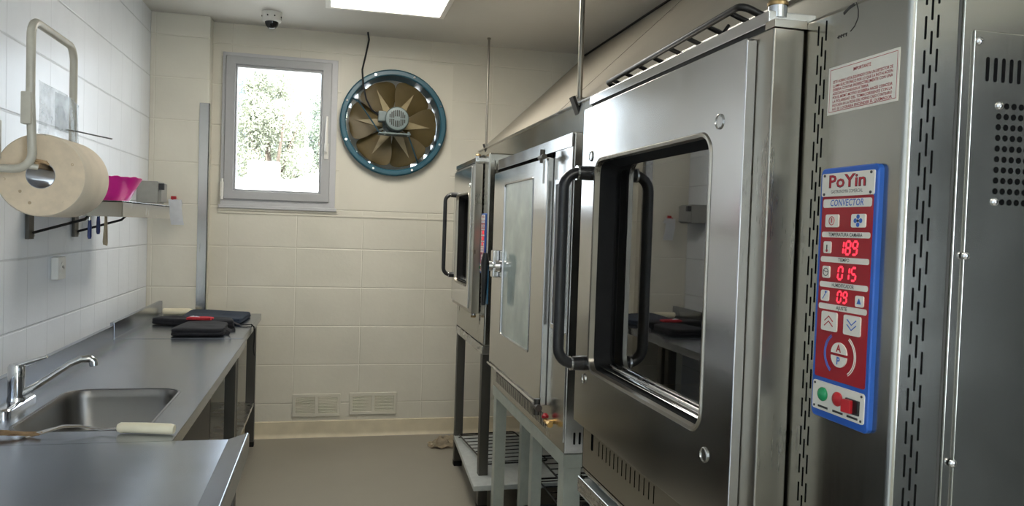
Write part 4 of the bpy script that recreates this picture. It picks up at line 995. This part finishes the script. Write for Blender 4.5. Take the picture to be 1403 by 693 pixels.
tie = B(); tie.tube([(hx+.028, 2.76, 1.775), (hx+.034, 2.87, 1.782), (hx+.05, 3.02, 1.786), (hx+.07, 3.17, 1.790)], [(.003, .0016)]*4, 'blackplastic', 6); tag(tie.build('cable_tie'), 'thin black cable tie sticking out from the clear cover', 'cable tie')
t = thing('paper_roll', (-.861, 2.75, 1.618), 'large unbleached paper towel roll hanging on the left wall holder', 'paper roll')
b = B(); RC = (-.861, 2.622, 1.618)
b.lathe([(.041, 0), (.055, -.001), (.085, .001), (.108, -.001), (.123, .001), (.1265, .006), (.127, .25), (.124, .258), (.041, .258)], RC, (0, 1, 0), seg=72, ms=['paper']*4+['paperside']*3+['paper'])
for a, q in ((.4, .095), (-.9, .105), (-1.9, .09), (-2.4, .075), (2.9, .085), (3.3, .10)): b.lathe([(.0055, .0014), (.004, -.0006), (0, .0006)], (RC[0]+q*math.cos(a), RC[1], RC[2]+q*math.sin(a)), (0, 1, 0), 'paperdent', 12)
b.build('roll', t, smooth=40)
b = B(); b.lathe([(.0415, .000), (.0415, .258), (.0395, .258), (.0395, 0), (.0415, 0)], RC, (0, 1, 0), 'corecard', 48); b.build('core', t, 'grey cardboard core')
b = B(); rnd = random.Random(4); 
b.tube([(-.878, 2.619, 1.664), (-.862, 2.616, 1.660), (-.845, 2.617, 1.657), (-.838, 2.62, 1.650)], [.004, .006, .006, .003], 'kraft', 8); b.build('torn_edge', t)
# wall shelf
SX = -.80; t = thing('wall_shelf', (XL, 3.8, 1.5), 'stainless wall shelf on two brackets behind the paper roll', 'shelf')
b = B(); b.box(XL, SX, 3.33, 4.25, 1.556, 1.563, 'steelv', .001); b.box(SX-.004, SX, 3.33, 4.25, 1.499, 1.563, 'steelv', .0015); b.box(XL, SX, 3.33, 3.334, 1.499, 1.562, 'steelbrown'); b.box(XL, SX, 4.246, 4.25, 1.499, 1.562, 'steelv'); b.build('shelf_board', t)  # near end gets a darker steel that paints in its shade
for y in (3.345, 3.90):
    b = B(); b.box(XL, XL+.014, y, y+.055, 1.400, 1.555, 'legsteel', .002); b.box(XL, SX-.03, y+.02, y+.045, 1.535, 1.555, 'legsteel', .002); br = b.build('bracket', t)
    b = B(); b.tube([(XL+.014, y+.04, 1.425), (-.95, y+.04, 1.485), (-.90, y+.04, 1.538)], .0055, 'wire', 8); b.build('brace_rod', br)
    b = B(); b.cyl((XL+.014, y+.045, 1.415), (XL+.018, y+.045, 1.415), .006, m='chrome', seg=10); b.build('screw', br)
for y in (3.575, 3.70, 3.80):
    b = B(); b.tube([(-1.0, y, 1.557), (-1.0, y, 1.515), (-.996, y, 1.508), (-.988, y, 1.510), (-.985, y, 1.518)], .002, 'chrome', 6); b.build('hook', t)
# pink container: open, crumpled rim, leaning side
b = B(); L = []; cx, cy = -.955, 3.82
for zz, rx, ry, sh in ((0, .055, .07, 0), (.004, .060, .075, 0), (.03, .066, .085, .008), (.07, .073, .10, .02), (.112, .082, .12, .032)):
    n = 40; L.append([Vector((cx+sh+rx*math.cos(2*PI*i/n), cy+ry*math.sin(2*PI*i/n), 1.564+zz+((.0018*math.sin(i*2.1)+.0015*math.sin(i*5.3)) if zz > .1 else 0))) for i in range(n)])
Li = [[Vector((cx+(p.x-cx)*.95, cy+(p.y-cy)*.96, p.z+.002)) for p in l] for l in L[::-1]]
b.loft(L+Li[:-1], 'pink', True, True); pk = b.build('pink_container', smooth=60); tag(pk, 'magenta plastic container with wavy rim on the wall shelf', 'container')
b = B(); b.tube([(-1.02, 3.69, 1.568), (-1.005, 3.66, 1.567), (-.985, 3.65, 1.569), (-.968, 3.66, 1.572)], .0035, 'clothwhite', 6); tag(b.build('string'), 'short white cord end lying on the wall shelf before the magenta container', 'cord')
# dispenser and paper sheet
t = thing('towel_dispenser', (XL, 5.2, 1.6), 'small grey metal dispenser box on the left wall by the pillar', 'dispenser')
b = B(); b.box(XL, -1.028, 5.10, 5.29, 1.590, 1.724, 'casing', .006); b.build('casing', t)
b = B(); b.box(-1.029, -1.010, 5.11, 5.28, 1.598, 1.715, 'casing', .004); lid = b.build('lid', t)
b = B(); b.box(-1.022, -.992, 5.095, 5.125, 1.672, 1.712, 'blackplastic', .003); b.build('latch', lid, 'black latch')
t = thing('wall_hook', (-.99, 5.405, 1.61), 'small dark red hook on the pillar face beside the dispenser', 'hook')
b = B(); b.box(-1.008, -.976, 5.385, 5.405, 1.605, 1.645, 'red', .005); b.build('plate', t)
b = B(); b.tube([(-.985, 5.386, 1.62), (-.985, 5.34, 1.618), (-.985, 5.325, 1.625)], .004, 'red', 8); b.build('prong', t)
def wc2(u, v):
    if v < .2: k = v*5; return (-1.012+.078*u, 5.375-.045*k, 1.585+.040*math.sin(k*PI*.55))
    k = (v-.2)/.8; return (-1.012+.078*u+.020*k, 5.33-.015*math.sin(k*3), 1.624-k*.165)
b = B(); b.grid(wc2, 6, 14, 'clothwhite', .002); tag(b.build('cloth', smooth=60), 'white cloth hanging from the dark red hook beside the dispenser', 'cloth')
# utensils under the shelf
for y, L_, lab in ((3.575, 0, 'navy handled knife hanging under the shelf, the one nearer the roll'), (3.70, .018, 'navy handled knife hanging under the shelf beside the wooden spatula')):
    t = thing('kitchen_knife', (-.985, y, 1.40), lab, 'knife', None)
    b = B(); b.tube([(-.985, y, 1.402+L_), (-.985, y, 1.412+L_), (-.985, y, 1.455+L_), (-.985, y, 1.482+L_)], [(.006, .004), (.009, .006), (.0085, .006), (.006, .005)], 'bluehandle', 10); b.build('handle', t, 'navy handle', smooth=60)
    b = B(); b.box(-.9865, -.9835, y-.010, y+.010, 1.478+L_, 1.52+L_*.5, 'chrome', .001); b.build('blade', t)
b = B(); b.poly([(-.985, 3.80+y, z) for y, z in ((-.025, 1.372), (.025, 1.366), (.032, 1.38), (.022, 1.47), (.015, 1.517), (-.008, 1.517), (-.012, 1.47), (-.032, 1.385))], (.006, 0, 0), 'wood'); tag(b.build('wooden_spatula', bevel=.002), 'pale wooden spatula hanging under the wall shelf', 'spatula')
# outlet
t = thing('wall_outlet', (XL, 3.68, 1.27), 'small white power outlet on the left tiled wall', 'outlet')
b = B(); b.box(XL, XL+.030, 3.635, 3.735, 1.220, 1.318, 'white', .006); b.build('box', t)
b = B(); b.cyl((XL+.03, 3.685, 1.27), (XL+.033, 3.685, 1.27), .026, m='white', seg=24)
for a in (-35, 35, 90 ): b.box(XL+.0328, XL+.0338, 3.683+.012*math.sin(math.radians(a))-.002, 3.683+.012*math.sin(math.radians(a))+.002, 1.264+.008*math.cos(math.radians(a)), 1.274+.008*math.cos(math.radians(a)), 'gap')
b.build('socket', t)
# rag on the floor
b = B(); rnd = random.Random(11)
def ragf(u, v):
    x = .70+u*.21; y = 5.12+v*.30*(.35+.65*u); d = math.sin(u*PI)*math.sin(v*PI)
    return (x+.015*math.sin(v*11), y+.012*math.sin(u*13), .006+.045*d*(1+.7*math.sin(u*14+v*5))*.8+.012*abs(math.sin(u*9-v*12)))
b.grid(ragf, 26, 26, 'rag', .002); tag(b.build('rag', smooth=70), 'crumpled beige rag on the floor beside the far oven stand', 'rag')

# ---------------------------------------------------------------- light
w = bpy.data.worlds.new('sky'); sc.world = w; w.use_nodes = True; nt = w.node_tree
bg = nt.nodes['Background']; bg.inputs[0].default_value = (.80, .90, 1.0, 1); bg.inputs[1].default_value = 6.5
su = bpy.data.lights.new('sun', 'SUN'); su.energy = 14; su.angle = .01; so = bpy.data.objects.new('sun', su); C.objects.link(so); so.rotation_euler = (math.radians(50), 0, math.radians(25))
al = bpy.data.lights.new('window_daylight', 'AREA'); al.shape = 'RECTANGLE'; al.size = 1.45; al.size_y = 1.75; al.energy = 100; al.color = (.72, .86, 1.0)
ao = bpy.data.objects.new('window_daylight', al); C.objects.link(ao); ao.location = (XR-.01, -1.95, 1.6); ao.rotation_euler = (PI/2, 0, PI/2)
pl_ = bpy.data.lights.new('window_portal', 'AREA'); pl_.shape = 'RECTANGLE'; pl_.size = .6; pl_.size_y = .9; pl_.cycles.is_portal = True
po = bpy.data.objects.new('window_portal', pl_); C.objects.link(po); po.location = (-.355, YB+.1, 2.12); po.rotation_euler = (-PI/2, 0, 0)

# ---------------------------------------------------------------- camera
cam = bpy.data.cameras.new('camera'); co = bpy.data.objects.new('camera', cam); C.objects.link(co); sc.camera = co
cam.sensor_width = 36; cam.sensor_fit = 'HORIZONTAL'; cam.lens = 36*1054/1403; cam.clip_start = .02
yaw, pitch, roll = map(math.radians, (13.4, 1.74, 1.9))
r0 = Vector((math.cos(yaw), -math.sin(yaw), 0)); f0 = Vector((math.sin(yaw), math.cos(yaw), 0)); u0 = Vector((0, 0, 1))
fw = f0*math.cos(pitch)-u0*math.sin(pitch); up = f0*math.sin(pitch)+u0*math.cos(pitch)
rt = r0*math.cos(roll)+up*math.sin(roll); up2 = -r0*math.sin(roll)+up*math.cos(roll)
co.matrix_world = Matrix(((rt.x, up2.x, -fw.x, 0), (rt.y, up2.y, -fw.y, 0), (rt.z, up2.z, -fw.z, 1.5), (0, 0, 0, 1)))
sc.view_settings.view_transform = 'Standard'; sc.view_settings.look = 'None'; sc.view_settings.gamma = 1; sc.view_settings.exposure = 0
sc.view_settings.use_curve_mapping = False
sc.cycles.use_denoising = True
sc.cycles.max_bounces = 8; sc.cycles.transparent_max_bounces = 12; sc.cycles.sample_clamp_indirect = 6
